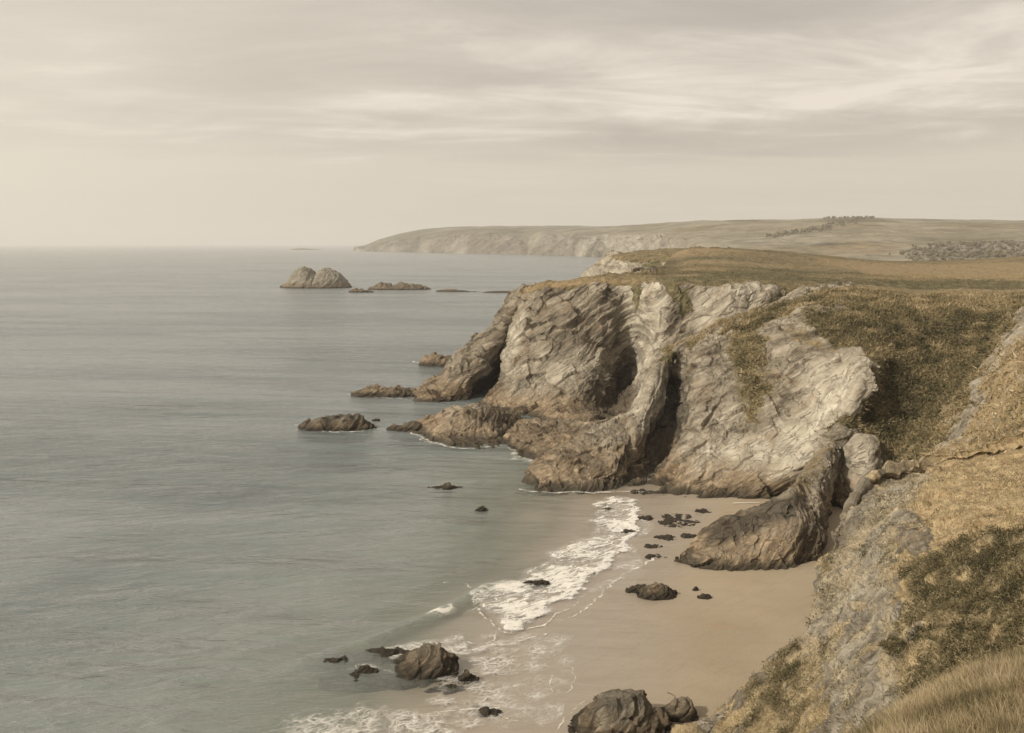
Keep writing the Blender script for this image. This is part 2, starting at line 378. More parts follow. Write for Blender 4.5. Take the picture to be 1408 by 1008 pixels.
rp = noise(t, aniso(t, ob, -0.75, (0.25, 1.6, 1)), 1.1, 4, 0.6, 0.6); c = mix(t, smooth(t, rp, 0.50, 0.70, 0, .16), c, (0.20, 0.155, 0.105)); c = mix(t, smooth(t, noise(t, ob, 5.5, 3, 0.6, 0), 0.70, 0.76, 0, .5), c, (0.12, 0.095, 0.07)); t.links.new(c, b.inputs['Base Color']); bp = N(t, 'ShaderNodeBump'); bp.inputs['Strength'].default_value = 0.6; bp.inputs['Distance'].default_value = 0.06
t.links.new(math_(t, 'ADD', n2, math_(t, 'MULTIPLY', n5, 3.0)), bp.inputs['Height']); t.links.new(bp.outputs[0], b.inputs['Normal'])
M_sand = m
uu, vv = px(np.stack([Xf, Yf, hs], 1))
Pn = np.stack([Xf, Yf, 0*Xf], 1).astype(np.float32)
wn = vn(Pn, 8, 1.0)
wet = np.maximum(1-smoothstep(ss, 1.0+2.0*wn, 11.5+2.5*wn), inpoly(uu, vv, [(880, 690), (990, 694), (960, 735), (925, 765), (900, 800), (880, 850), (845, 860), (850, 760)], 16)*0.9)
weed = np.zeros_like(Xf)
for (a, b_, rx, ry, k) in [(508, 922, 52, 20, .95), (560, 925, 40, 14, .7), (655, 925, 26, 10, .5), (655, 975, 26, 30, .5), (690, 990, 30, 20, .4), (600, 1000, 24, 10, .3), (520, 893, 30, 8, .45), (460, 908, 30, 5, .4), (640, 885, 30, 10, .35)]:
    weed = np.maximum(weed, k*np.exp(-(((uu-a)/rx)**2+((vv-b_)/ry)**2)*1.2))
o = mesh_from('sand_beach', np.stack([Xf, Yf, hs], 1), grid_quads(len(xs), len(ys)), M_sand, {'wet': wet, 'weed': weed}, True)
tagobj(o, 'pale sand beach and shallow sea floor below the cliffs', kind='structure')

# ------------------------------------------------------------------ sea
def axis(lo, d0, d1, hi, step, g=1.12):
    a = [d0]; s = step
    while a[-1] > lo: s *= g; a.append(a[-1]-s)
    b_ = [d1]; s = step
    while b_[-1] < hi: s *= g; b_.append(b_[-1]+s)
    return np.array(sorted(a) + list(np.arange(d0+step, d1-step*0.5, step)) + b_)
xs = axis(-32000, -55, 38, 32000, 0.35); ys = axis(-3000, 62, 185, 42000, 0.35)
X, Y = np.meshgrid(xs, ys, indexing='ij'); Xf, Yf = X.ravel(), Y.ravel()
hb, ss = sandh(Xf, Yf)
R = np.hypot(Xf, Yf)
uu, vv = px(np.stack([Xf, np.maximum(Yf, 5), 0*Xf], 1))
Pn = np.stack([Xf, Yf, 0*Xf], 1).astype(np.float32)
near = 1-smoothstep(R, 220, 420)
dep = smoothstep(-ss, 2, 45)
wv = Pn.copy(); th = 0.35
wx = Pn[:, 0]*math.cos(th)+Pn[:, 1]*math.sin(th); wy = -Pn[:, 0]*math.sin(th)+Pn[:, 1]*math.cos(th)
Wp = np.stack([wx*0.25, wy, 0*wx], 1).astype(np.float32)
zs = near*(0.04+0.46*dep)*(vn(Wp, 7.0, 1.0)*0.5+vn(Wp, 3.0, 4.0)*0.22+vn(Wp, 1.2, 6.0)*0.09)
# breaker crest: a low swell line running through these places and the foam roller
CREST = [gz(*p)[:2] for p in [(330, 960), (420, 905), (500, 885), (560, 862), (600, 845), (650, 822), (672, 806), (705, 797), (770, 765), (820, 735), (824, 700), (850, 684)]]
dc, sc = polydist(Xf, Yf, CREST, closed=False)
zs = zs + 0.48*np.exp(-(dc/0.9)**2)*(1-smoothstep(uu, 640, 700))*smoothstep(uu, 330, 520) + 0.16*np.exp(-(dc/1.6)**2)*smoothstep(uu, 650, 700)
for k_, off_ in ((0.10, 7.0), (0.08, 15.0), (0.07, 25.0)):
    zs = zs + near*k_*np.exp(-((dc*np.where(sc > 0, 1, -1)*(1 if True else 1)-off_)/1.8)**2) + near*k_*np.exp(-((-dc*np.where(sc > 0, 1, -1)-off_)/1.8)**2)*0.0
FO = [(822, 690), (850, 683), (880, 686), (879, 720), (868, 745), (838, 778), (800, 805), (770, 825), (745, 845), (715, 862), (690, 866), (680, 850), (655, 832), (662, 812), (700, 800), (735, 785), (760, 772), (752, 762), (790, 742), (812, 735), (818, 710)]
edge = 6*vn(Pn, 2.2, 3.0)+4*vn(Pn, 0.8, 5.0)
foam = inpoly(uu+edge, vv+edge*0.5, FO, 5)
lead = inpoly(uu+edge, vv+edge*.5, [(880, 690), (880, 725), (868, 750), (838, 783), (800, 810), (770, 830), (745, 850), (715, 867), (690, 868), (683, 855), (712, 848), (742, 828), (790, 797), (830, 768), (858, 740), (866, 700)], 5)
roll = .85*inpoly(uu+edge*.9, vv+edge*.4, [(586, 851), (592, 843), (606, 840), (618, 833), (624, 837), (606, 849)], 3)
foamA = np.maximum(np.maximum(foam*(0.76+.2*vn(Pn, 3.0, 13.0)), lead*0.93), roll)
lace = np.zeros_like(Xf)
for poly, k, s_ in [([(640, 860), (700, 862), (780, 850), (800, 900), (785, 1010), (560, 1010), (600, 930), (640, 905)], .58, 25),
                 ([(380, 985), (480, 968), (600, 965), (640, 1010), (560, 1100), (380, 1100)], .66, 22),
                 ([(520, 890), (560, 880), (640, 868), (650, 905), (560, 900), (540, 915)], .68, 8),
                 ([(480, 905), (525, 915), (560, 930), (520, 925), (480, 915)], .6, 6),
                 ([(845, 735), (905, 700), (925, 760), (860, 800), (800, 830), (760, 850), (770, 830), (840, 785)], .56, 12),
                 ([(560, 905), (600, 925), (595, 932), (555, 912)], .7, 4),
                 ([(640, 812), (700, 795), (690, 812), (650, 835)], .75, 6),
                 ([(690, 606), (740, 618), (735, 640), (700, 632)], .60, 8)]:
    lace = np.maximum(lace, k*inpoly(uu, vv, poly, s_))
def stroke(pts, wpx, k):
    d, _ = polydist(uu+edge*0.35, vv+edge*0.3, pts, closed=False)
    return k*(1-smoothstep(d, wpx*0.4, wpx))
STROKES = [([(905, 765), (885, 778), (856, 790), (840, 800), (826, 822), (800, 838), (770, 850)], 2.5), ([(782, 915), (786, 930), (778, 945), (768, 953)], 1.4), ([(768, 953), (757, 940), (750, 925)], 1.4),
                ([(690, 866), (672, 880), (660, 885), (640, 880)], 2), ([(560, 906), (590, 918)], 3), ([(486, 925), (492, 917), (512, 918), (508, 912)], 2),
                ([(388, 393), (400, 394.5), (482, 395.5)], 1.0), ([(402, 585), (425, 588), (480, 596)], 1.4), ([(470, 541), (490, 543), (520, 547)], 1.4), ([(520, 546), (575, 550), (600, 553)], 1.3), ([(565, 497), (585, 501)], 1.3), ([(548, 497), (556, 497)], 1.2),
                ([(712, 672), (740, 677), (780, 678), (840, 676), (895, 677)], 3), ([(655, 836), (680, 858), (700, 872), (760, 852), (800, 826)], 2), ([(600, 905), (650, 893), (700, 885), (760, 872)], 1.8), ([(412, 588), (440, 593), (480, 596), (515, 592)], 2), ([(560, 594), (590, 608), (640, 617), (690, 612)], 2), ([(800, 960), (775, 985), (760, 1008)], 2), ([(580, 985), (640, 975), (700, 985), (750, 1005)], 2), ([(575, 605), (600, 612), (640, 617)], 1.5), ([(600, 806), (640, 800), (650, 812)], 1.3), ([(640, 845), (655, 835), (668, 850)], 1.2)]
zs = zs + 0.10*foam*(0.6+0.6*vn(Pn, 0.9, 8.0)) + 0.12*lead + 0.12*roll
zs = np.where(ss > -1.0, np.minimum(zs, 0.06+0.1*foam), zs)
kf = smoothstep(R, 0, 1)
m = bpy.data.materials.new('sea_water'); m.use_nodes = True; t = m.node_tree; t.nodes.clear()
out = N(t, 'ShaderNodeOutputMaterial'); tc = N(t, 'ShaderNodeTexCoord'); ob = tc.outputs['Object']
de = attr(t, 'depth'); fo = attr(t, 'foam'); la = attr(t, 'lace')
wA = aniso(t, ob, 0.10, (0.22, 1, 1)); wB = aniso(t, ob, -0.28, (0.30, 1, 1))
hS = noise(t, aniso(t, ob, 0.16, (0.10, 1, 1)), 0.085, 3, 0.5, 0.3); hA = noise(t, wA, 0.16, 6, 0.62, 0.5); hB = noise(t, wB, 0.55, 5, 0.62, 0.4); hC = noise(t, wA, 1.7, 4, 0.6, 0.3); hD = noise(t, wA, 0.028, 4, 0.6, 0.3)
patch = noise(t, aniso(t, ob, 0.05, (0.25, 1, 1)), 0.016, 5, 0.6, 0.8)
deepc = mix(t, smooth(t, patch, 0.38, 0.62), (0.100, 0.119, 0.123), (0.170, 0.190, 0.188))
midc = (0.215, 0.238, 0.205); shal = (0.30, 0.285, 0.235)
wc = mix(t, smooth(t, de, 0.6, 3.2), mix(t, smooth(t, de, 0.0, 0.9), shal, midc), deepc)
opac = smooth(t, de, 0.06, 1.7, 0.0, 0.95)
tr = N(t, 'ShaderNodeBsdfTransparent'); t.links.new(mix(t, smooth(t, de, 0.1, 1.4), (0.99, 0.985, 0.975), (0.72, 0.80, 0.74)), tr.inputs[0])
df = N(t, 'ShaderNodeBsdfDiffuse'); t.links.new(wc, df.inputs[0])
ms = N(t, 'ShaderNodeMixShader'); t.links.new(opac, ms.inputs[0]); t.links.new(tr.outputs[0], ms.inputs[1]); t.links.new(df.outputs[0], ms.inputs[2])
hh = math_(t, 'ADD', math_(t, 'MULTIPLY_ADD', hA, 1.5, math_(t, 'MULTIPLY', hS, 5.0)), math_(t, 'ADD', math_(t, 'MULTIPLY', hB, 0.75), math_(t, 'ADD', math_(t, 'MULTIPLY', hC, 0.30), math_(t, 'MULTIPLY', hD, 4.0))))
bw = N(t, 'ShaderNodeBump'); bw.inputs['Distance'].default_value = 0.95
t.links.new(smooth(t, de, 0.05, 1.6, 0.04, 0.95), bw.inputs['Strength']); t.links.new(hh, bw.inputs['Height'])
gl = N(t, 'ShaderNodeBsdfGlossy'); gl.inputs[1].default_value = 0.20; gl.inputs[0].default_value = (1, 1, 1, 1)
t.links.new(bw.outputs[0], gl.inputs['Normal']); t.links.new(bw.outputs[0], df.inputs['Normal'])
fr = N(t, 'ShaderNodeFresnel'); t.links.new(math_(t, 'MULTIPLY_ADD', N(t, 'ShaderNodeNewGeometry').outputs['Backfacing'], 1/1.33-1.33, 1.33), fr.inputs[0]); t.links.new(bw.outputs[0], fr.inputs['Normal'])
mg = N(t, 'ShaderNodeMixShader'); t.links.new(fr.outputs[0], mg.inputs[0]); t.links.new(ms.outputs[0], mg.inputs[1]); t.links.new(gl.outputs[0], mg.inputs[2])
# foam: broken lace of bubbles
wob = N(t, 'ShaderNodeTexNoise'); wob.inputs['Scale'].default_value = 0.7; wob.inputs['Detail'].default_value = 4; t.links.new(ob, wob.inputs['Vector'])
vm = N(t, 'ShaderNodeVectorMath', operation='MULTIPLY_ADD'); t.links.new(wob.outputs['Color'], vm.inputs[0]); vm.inputs[1].default_value = (1.8, 1.8, 0); t.links.new(ob, vm.inputs[2])
def lacy(scale, w0):
    vo = N(t, 'ShaderNodeTexVoronoi', feature='DISTANCE_TO_EDGE'); vo.inputs['Scale'].default_value = scale
    t.links.new(aniso(t, vm.outputs[0], -0.7, (0.55, 1.2, 0)), vo.inputs['Vector'])
    return smooth(t, vo.outputs['Distance'], 0.0, w0, 1.0, 0.0)
l1 = lacy(0.95, 0.16); l2 = lacy(2.6, 0.22)
fn = noise(t, aniso(t, vm.outputs[0], -0.7, (0.45, 1.6, 1)), 1.1, 9, 0.78, 0.5)
fill = smooth(t, math_(t, 'ADD', fo, math_(t, 'MULTIPLY_ADD', fn, 2.6, -1.3)), 0.62, 0.86)
lc = math_(t, 'MAXIMUM', l1, math_(t, 'MULTIPLY', l2, 0.75))
lm = smooth(t, math_(t, 'ADD', la, math_(t, 'MULTIPLY_ADD', noise(t, ob, 0.35, 5, 0.65), 1.3, -0.65)), 0.42, 0.78)
lf = math_(t, 'MULTIPLY', lc, math_(t, 'MULTIPLY', lm, 0.80))
ff = math_(t, 'MAXIMUM', fill, lf)
ff = math_(t, 'MAXIMUM', ff, math_(t, 'MULTIPLY', lc, math_(t, 'MULTIPLY', fo, 0.5)))
fd = N(t, 'ShaderNodeBsdfDiffuse'); fd.inputs[0].default_value = (0.74, 0.71, 0.65, 1)
bf = N(t, 'ShaderNodeBump'); bf.inputs['Strength'].default_value = 0.8; bf.inputs['Distance'].default_value = 0.25; t.links.new(fn, bf.inputs['Height']); t.links.new(bf.outputs[0], fd.inputs['Normal'])
mf = N(t, 'ShaderNodeMixShader'); t.links.new(ff, mf.inputs[0]); t.links.new(mg.outputs[0], mf.inputs[1]); t.links.new(fd.outputs[0], mf.inputs[2])
t.links.new(mf.outputs[0], out.inputs[0])
M_sea = m
o = mesh_from('sea', np.stack([Xf, Yf, zs], 1), grid_quads(len(xs), len(ys)), M_sea, {'depth': zs-hb+0.0, 'foam': foamA, 'lace': lace}, True)
tagobj(o, 'calm grey green sea with a line of foam breaking on the sand', kind='structure')
def sea_at(x, y):
    i = np.clip(np.searchsorted(xs, x)-1, 0, len(xs)-2); j = np.clip(np.searchsorted(ys, y)-1, 0, len(ys)-2)
    Z = zs.reshape(len(xs), len(ys)); S_ = hs2.reshape(len(xs), len(ys))
    q = lambda A: np.maximum(np.maximum(A[i, j], A[i+1, j]), np.maximum(A[i, j+1], A[i+1, j+1]))
    return np.maximum(q(Z), q(S_))
hs2 = hb
m, t, b, out = newmat('foam_line'); tc = N(t, 'ShaderNodeTexCoord'); b.inputs['Base Color'].default_value = (0.74, 0.71, 0.65, 1)
al = math_(t, 'ADD', attr(t, 'cross'), math_(t, 'MULTIPLY_ADD', noise(t, tc.outputs['Object'], 0.9, 8, .85, .8), 4.2, -2.25))
t.links.new(smooth(t, al, 0.50, 0.9, 0, .8), b.inputs['Alpha']); M_foamline = m
Vs, Qs, Cs, k0 = [], [], [], 0
for pts, wp in STROKES:
    W_ = np.array([gz(*p)[:2] for p in pts]); W_ = catmull(W_, [max(4, int(np.linalg.norm(W_[i+1]-W_[i])/0.25)) for i in range(len(W_)-1)])
    tg = np.gradient(W_, axis=0); tg /= np.linalg.norm(tg, axis=1, keepdims=True)+1e-9; nn = np.stack([-tg[:, 1], tg[:, 0]], 1)
    jt = vn(np.concatenate([W_, W_[:, :1]*0], 1).astype(np.float32), 2.5, 3.0)[:, None]*nn*.5+vn(np.concatenate([W_, W_[:, :1]*0], 1).astype(np.float32), .8, 5.0)[:, None]*nn*.25
    W_ = W_+jt; hw = max(wp, 1.9)*1.25/F*W_[:, 1:2]*(1+1.5*(W_[:, 1:2]/150))
    k = np.linspace(-1, 1, 7); X3 = W_[:, None, 0]+nn[:, None, 0]*hw*k; Y3 = W_[:, None, 1]+nn[:, None, 1]*hw*k
    zz3 = sea_at(X3.ravel(), Y3.ravel())+0.03
    Vs.append(np.stack([X3.ravel(), Y3.ravel(), zz3], 1)); Qs.append(grid_quads(len(W_), 7)+k0); k0 += len(W_)*7
    en = np.minimum(1, np.minimum(np.arange(len(W_)), np.arange(len(W_))[::-1])/4+.2)[:, None]
    Cs.append(((1-np.abs(k))[None, :]*1.1*en-.15).ravel())
o = mesh_from('foam_line', np.concatenate(Vs), np.concatenate(Qs), M_foamline, {'cross': np.concatenate(Cs)}, True)
tagobj(o, 'thin white foam lines at the edge of the swash and round the rocks', kind='stuff')
print('sea', len(Xf), round(time.time()-T0, 1))

# ------------------------------------------------------------------ cliffs
def mk(polys, dry=0.3):
    return polys
def growth(P, u, v, Nf, A, polys, slope=None):
    for poly, k, dr, s_ in polys:
        mm = inpoly(u, v, poly, s_)
        A['dry'] = np.where(mm*k > A['veg'], dr, A['dry'])
        A['veg'] = np.maximum(A['veg'], k*mm)
def topk(P): return smoothstep(P[:, 2]+.02*P[:, 1], 27.5, 30.5)
def cliffdisp(k=1.0, big=1.0):
    def f(P, A):
        v = np.clip(A['veg'], 0, 1)**1.5
        Pf = P.astype(np.float32)
        return rockdisp(P, k, True, big, np.clip(A['pale'], 0, 1))*(1-0.86*v) + v*(1-.75*topk(P))*(0.45*vn(Pf, 2.4, 1.0)+0.28*vn(Pf, 1.0, 2.0)+0.12*vn(Pf, 0.45, 3.0))
    return f
B = lambda u, v: (u, v, gz(u, v)[1])
A_cols = [
 [(700,502,330),(705,480,322),(708,455,312),(712,425,305),(722,402,290),(728,400,292),(735,399,295),(745,398,298),(750,440,320)],
 [(612,522,288),(640,495,285),(662,465,280),(688,437,275),(716,401,270),(722,399,275),(730,398,280),(740,397,285),(745,430,310)],
 [B(577,551),(606,522,257),(648,488,262),(686,450,264),(716,399,264),(724,396,268),(735,396,274),(745,396,280),(750,425,300)],
 [(622,553,247),(640,530,252),(665,495,258),(692,455,262),(719,398,262),(728,396,267),(738,395,272),(748,395,280),(752,425,300)],
 [(655,553,250),(682,530,270),(693,495,273),(700,455,268),(723,397,260),(732,394,266),(742,393,272),(752,393,280),(756,425,300)],
 [(672,568,236),(688,545,241),(702,500,248),(712,450,254),(732,395,257),(740,392,264),(750,391,272),(760,391,280),(765,420,300)],
 [(738,594,216),(752,560,228),(765,510,238),(770,450,246),(775,391,254),(780,388,262),(785,386,270),(790,386,280),(794,415,300)],
 [(800,590,210),(810,560,226),(820,510,238),(825,450,246),(825,388,252),(828,383,262),(832,381,272),(837,380,282),(840,410,305)],
 [(843,584,214),(852,549,238),(860,522,256),(868,450,248),(868,386,251),(874,381,263),(880,377,285),(886,375,300),(895,400,330)],
 [(880,570,214),(888,540,224),(898,490,232),(905,440,238),(903,387,246),(910,381,262),(918,374,310),(925,362,370),(925,352,440)],
 [(930,560,214),(940,520,224),(945,480,231),(948,440,237),(948,387,245),(952,380,262),(955,368,320),(958,354,380),(955,342,440)],
 [(990,550,214),(1000,500,222),(1000,460,228),(1005,425,235),(1010,390,245),(1012,382,262),(1015,370,320),(1018,356,380),(1020,343,450)],
 [(1050,540,214),(1055,490,222),(1060,455,230),(1065,425,239),(1072,396,250),(1078,385,268),(1080,374,320),(1085,363,390),(1090,348,460)],
 [(1110,530,214),(1110,480,225),(1115,450,235),(1115,425,245),(1120,393,256),(1125,384,275),(1130,376,325),(1140,367,400),(1150,355,480)],
 [(1200,520,214),(1200,470,225),(1200,440,235),(1200,418,245),(1200,390,260),(1210,382,285),(1215,376,335),(1230,368,410),(1240,359.5,500)],
 [(1300,520,214),(1300,470,225),(1300,440,235),(1300,418,245),(1300,396,262),(1305,386,290),(1310,376,345),(1320,366,420),(1330,358,520)],
 [(1450,520,214),(1450,470,225),(1450,440,235),(1450,418,245),(1450,394,262),(1450,384,290),(1450,374,345),(1450,362,420),(1450,352,520)],
 [(1720,520,214),(1720,470,225),(1720,440,235),(1720,418,245),(1720,394,262),(1720,384,290),(1720,372,345),(1720,360,420),(1720,350,520)]]
# let the top fall away on its hidden far side
for c_ in A_cols:
    u_, v_, d_ = c_[-1]; c_.append((u_+10, v_+(16 if d_ > 400 else 40), d_*1.25))
G = loft(A_cols, 0.37, resv=0.33, capfrom=6)
def mA(P, u, v, Nf, A):
    flat = np.abs(Nf[:, 2])
    growth(P, u, v, Nf, A, [
        ([(712,404),(720,392),(790,380),(900,376),(905,340),(1800,330),(1800,440),(1110,420),(1085,402),(1045,390),(985,392),(950,391),(925,394),(905,392),(860,392),(800,394),(760,400)], 1.0, 0.45, 4),
        ([(868,390),(884,385),(880,420),(872,432),(868,410)], .8, .1, 4),
        ([(905,388),(930,388),(948,400),(960,420),(940,436),(925,418)], .72, .1, 6),
        ([(1030,388),(1110,390),(1100,420),(1060,412),(1085,402)], .9, .05, 5),
        ([(900,480),(935,470),(1000,440),(1090,400),(1140,392),(1140,440),(990,500),(930,500)], .85, .6, 6)])
    n_ = vn(P.astype(np.float32)*np.array([.6,1,1],np.float32), 22, 4.0)
    top = A['veg'] > 0.9
    A['dry'] = np.where(top, np.clip(0.5+0.7*n_ + 0.35*smoothstep(v, 372, 385)*(u<900), 0, 1), A['dry'])
    dk = inpoly(u, v, [(930,383),(1010,374),(1100,380),(1200,385),(1408,388),(1500,390),(1500,415),(1250,412),(1140,392),(1060,386),(1000,384)], 3)
    A['dry'] = np.where(top, A['dry']*(1-dk)-.25*dk, A['dry'])
    dk2 = np.maximum(inpoly(u, v, [(1000,374),(1120,370),(1230,376),(1240,381),(1120,379),(1000,381)], 1.5), inpoly(u, v, [(800,382),(930,372),(1100,370),(1100,375),(930,378),(860,384)], 1.5))
    A['dry'] = np.where(top, A['dry']-.5*dk2, A['dry'])
    A['dry'] = np.where(top, np.maximum(A['dry'], 1.1*inpoly(u, v, [(1150,366),(1300,362),(1500,358),(1500,386),(1300,384),(1200,378)], 3)), A['dry'])
    A['pale'] = np.clip(0.0 + 0.75*inpoly(u, v, [(850,388),(900,386),(930,400),(905,480),(880,540),(860,520),(858,440)], 12)
        + 0.7*inpoly(u, v, [(700,440),(735,395),(720,470),(700,520),(690,500)], 10) + .6*inpoly(u, v, [(950,385),(1070,388),(1060,430),(960,460)], 10)
        + .45*inpoly(u, v, [(700,530),(790,480),(840,470),(820,510),(740,560),(690,560)], 14), 0, 1)
    A['wet'] = np.clip(0.9*inpoly(u, v, [(790,570),(815,540),(850,520),(885,540),(870,580),(820,592)], 16) + 0.9*inpoly(u, v, [(640,540),(670,505),(696,490),(690,530),(668,555),(630,556)], 10), 0, 1)  # painted shade, not damp: the cave hollow and the gully near the tip
capA = cliffdisp(1.0, 1.0)
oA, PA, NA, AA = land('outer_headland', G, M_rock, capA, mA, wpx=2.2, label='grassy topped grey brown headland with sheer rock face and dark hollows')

B_cols = [
 [(835,655,171),(854,634,182),(882,598,197),(906,556,205),(930,482,210),(938,474,212),(944,474,216),(948,500,226)],
 [(860,664,165),(880,641,171.5),(900,606,184),(919,562,196),(933,482,203),(942,472,207),(950,474,214),(955,500,224)],
 [(880,680,157),(898,662,168),(930,612,180),(942,560,186),(948,474,199),(955,464,206),(965,466,214),(970,490,224)],
 [(910,690,151.5),(930,655,157),(950,605,166),(955,548,176),(972,466,197),(978,457,206),(988,458,214),(993,480,224)],
 [(950,692,150.5),(975,650,156),(995,590,166),(1005,520,178),(1010,455,198),(1020,445,206),(1030,442,216),(1040,460,228)],
 [(1000,692,150.5),(1025,645,154),(1045,585,164),(1055,510,176),(1063,441,196),(1075,424,208),(1085,411,222),(1095,420,240)],
 [(1050,692,150),(1075,640,152),(1095,580,162),(1105,510,172),(1113,433,192),(1125,411,206),(1135,398,226),(1145,395,250)],
 [(1100,692,149.5),(1120,635,150),(1140,575,157),(1158,510,166),(1163,445,184),(1175,410,204),(1185,393,230),(1195,386,270)],
 [(1130,700,147),(1148,630,149),(1166,572,153),(1190,515,158),(1200,468,176),(1215,416,198),(1230,399,230),(1240,385,285)],
 [(1160,710,144),(1178,620,149),(1196,580,156),(1217,540,162),(1235,470,179),(1250,418,200),(1265,402,235),(1280,384,300)],
 [(1190,725,140),(1215,650,146),(1240,595,156),(1265,540,165),(1290,470,181),(1300,414,200),(1310,400,240),(1320,382,310)],
 [(1210,740,135),(1238,645,143),(1273,592,151),(1308,545,158),(1352,472,174),(1372,416,198),(1382,402,240),(1390,380,310)],
 [(1240,750,128),(1262,640,134),(1300,590,138),(1335,540,145),(1385,462,165),(1415,414,192),(1430,400,235),(1440,376,310)],
 [(1290,780,112),(1325,655,115),(1355,600,122),(1385,545,130),(1425,450,155),(1460,408,188),(1470,394,235),(1480,372,310)],
 [(1380,820,95),(1420,680,98),(1440,600,108),(1460,540,118),(1500,440,150),(1530,402,185),(1540,388,235),(1550,366,310)],
 [(1560,880,90),(1600,700,90),(1620,600,100),(1640,540,112),(1650,440,150),(1660,398,185),(1670,383,235),(1680,362,310)]]
B_cols = [c_[:-1]+[(c_[-1][0], c_[-1][1]+12, c_[-1][2])] for c_ in B_cols]
G = loft(B_cols, 0.27, resv=0.25, capfrom=7)
def mB(P, u, v, Nf, A):
    growth(P, u, v, Nf, A, [
        ([(930,480),(985,452),(1060,424),(1120,404),(1180,390),(1200,375),(1800,350),(1800,420),(1500,425),(1380,420),(1300,440),(1210,440),(1150,420),(1112,428),(1075,438),(1040,448),(1000,458),(960,475)], 1.0, 0.75, 4),
        ([(1000,450),(1040,450),(1060,480),(1055,520),(1070,545),(1045,590),(1030,580),(1010,530),(990,490)], .72, .3, 18), ([(1060,445),(1110,435),(1130,470),(1180,480),(1150,500),(1080,480)], .5, .7, 14),
        ([(1105,432),(1180,420),(1215,445),(1215,500),(1195,505),(1180,480),(1150,478),(1130,470)], .80, .2, 8),
        ([(1180,420),(1420,410),(1400,440),(1340,520),(1290,585),(1240,645),(1215,645),(1195,610),(1160,590),(1120,610),(1165,575),(1195,535),(1205,500),(1215,450)], 1.0, .22, 7),
        ([(1200,410),(1420,405),(1400,445),(1340,470),(1300,450),(1250,440)], 1.0, .85, 12),
        ([(1180,560),(1205,585),(1215,625),(1200,620),(1175,590)], 1.0, .0, 6),
        ([(1215,560),(1240,640),(1215,655),(1205,600)], .95, .1, 8),
        ([(1225,655),(1300,575),(1390,445),(1405,440),(1340,540),(1262,650)], .95, .6, 8),
        ([(1250,650),(1320,590),(1380,480),(1420,440),(1500,440),(1600,800),(1250,720)], .58, 1.0, 14)])
    A['dry'] = np.where((A['veg'] > .85) & (v < 450) & (u < 1200), np.clip(.7+.6*vn(P.astype(np.float32), 9, 2.0), 0, 1), A['dry'])
    # the darker green track of the ledge above the face
    dk = inpoly(u, v, [(1000,452),(1060,425),(1130,404),(1135,409),(1065,438),(1010,458)], 3)
    A['dry'] = A['dry']*(1-dk)
    A['pale'] = np.clip(0.14 + .7*inpoly(u, v, [(940,660),(970,600),(1060,600),(1130,500),(1200,490),(1180,560),(1110,640),(1060,660),(960,665)], 18)
        - .5*inpoly(u, v, [(860,640),(950,660),(1110,665),(1110,700),(860,700)], 12) + .3*inpoly(u, v, [(1250,650),(1320,590),(1400,440),(1500,440),(1600,800),(1250,720)], 12), 0, 1)
    A['wet'] = np.clip(.95*inpoly(u, v, [(880,665),(900,610),(925,560),(932,500),(944,520),(948,570),(935,610),(905,650)], 7) + .6*inpoly(u, v, [(965,664),(1060,668),(1110,650),(1112,658),(1060,676),(960,680)], 3)  # first patch is shade painted into the hollow beside the ridge
        + .9*inpoly(u, v, [(1135,640),(1160,680),(1170,720),(1140,760),(1125,700)], 6), 0, 1)  # this patch paints in the shade of the cleft behind the buttress
def dispB(P, A):
    return cliffdisp(0.85, 0.8)(P, A)*(1-0.55*A['pale']*0)  
oB, PB, NB, AB = land('middle_cliff', G, M_rock, dispB, mB, label='pale slabby cliff face above the beach with a green gully on its right')

# ridge running out between the two faces
P_cols = [
 [B(710,669),(714,664,162),(718,658,163),(724,652,165),(733,655,172)],
 [B(740,674),(742,660,159.5),(745,645,163),(753,630,168),(768,634,180)],
 [B(790,675),(790,651,161),(794,628,166),(800,603,176),(815,606,190)],
 [B(835,672),(838,641,164),(842,608,171),(850,576,182),(860,582,196)],
 [B(855,665),(860,627,168),(868,586,176),(880,543,188),(891,548,200)],
 [(862,654,169),(877,614,173),(892,567,180),(903,502,192),(914,500,204)],
 [(862,652,176),(882,612,182),(906,567,187),(922,492,195),(932,486,204)],
 [(856,652,188),(874,612,194),(902,568,199),(928,494,202),(940,486,210)]]
def mP(P, u, v, Nf, A):
    growth(P, u, v, Nf, A, [([(895,480),(915,475),(935,490),(935,505),(915,500),(900,500)], .9, .1, 5), ([(915,490),(925,520),(930,560),(918,560),(908,520)], .5, .2, 6)])
    A['pale'] = np.clip(0.15+.35*inpoly(u, v, [(880,520),(920,520),(915,580),(870,590)], 12)+.2*inpoly(u, v, [(715,665),(740,645),(860,655),(850,670)], 6), 0, 1)
    A['wet'] = np.clip(.45*inpoly(u, v, [(720,640),(800,625),(870,620),(880,635),(800,640),(730,650)], 6)+.9*inpoly(u, v, [(850,670),(870,640),(900,605),(925,550),(950,560),(930,640),(890,670)], 8), 0, 1)  # second patch is shade painted on the ridge's right flank
G = loft(P_cols, 0.25, resv=0.25)
land('rock_ridge', G, M_rock, cliffdisp(0.75, 0.6), mP, label='brown rock ridge running down into the sea between the two cliff faces')

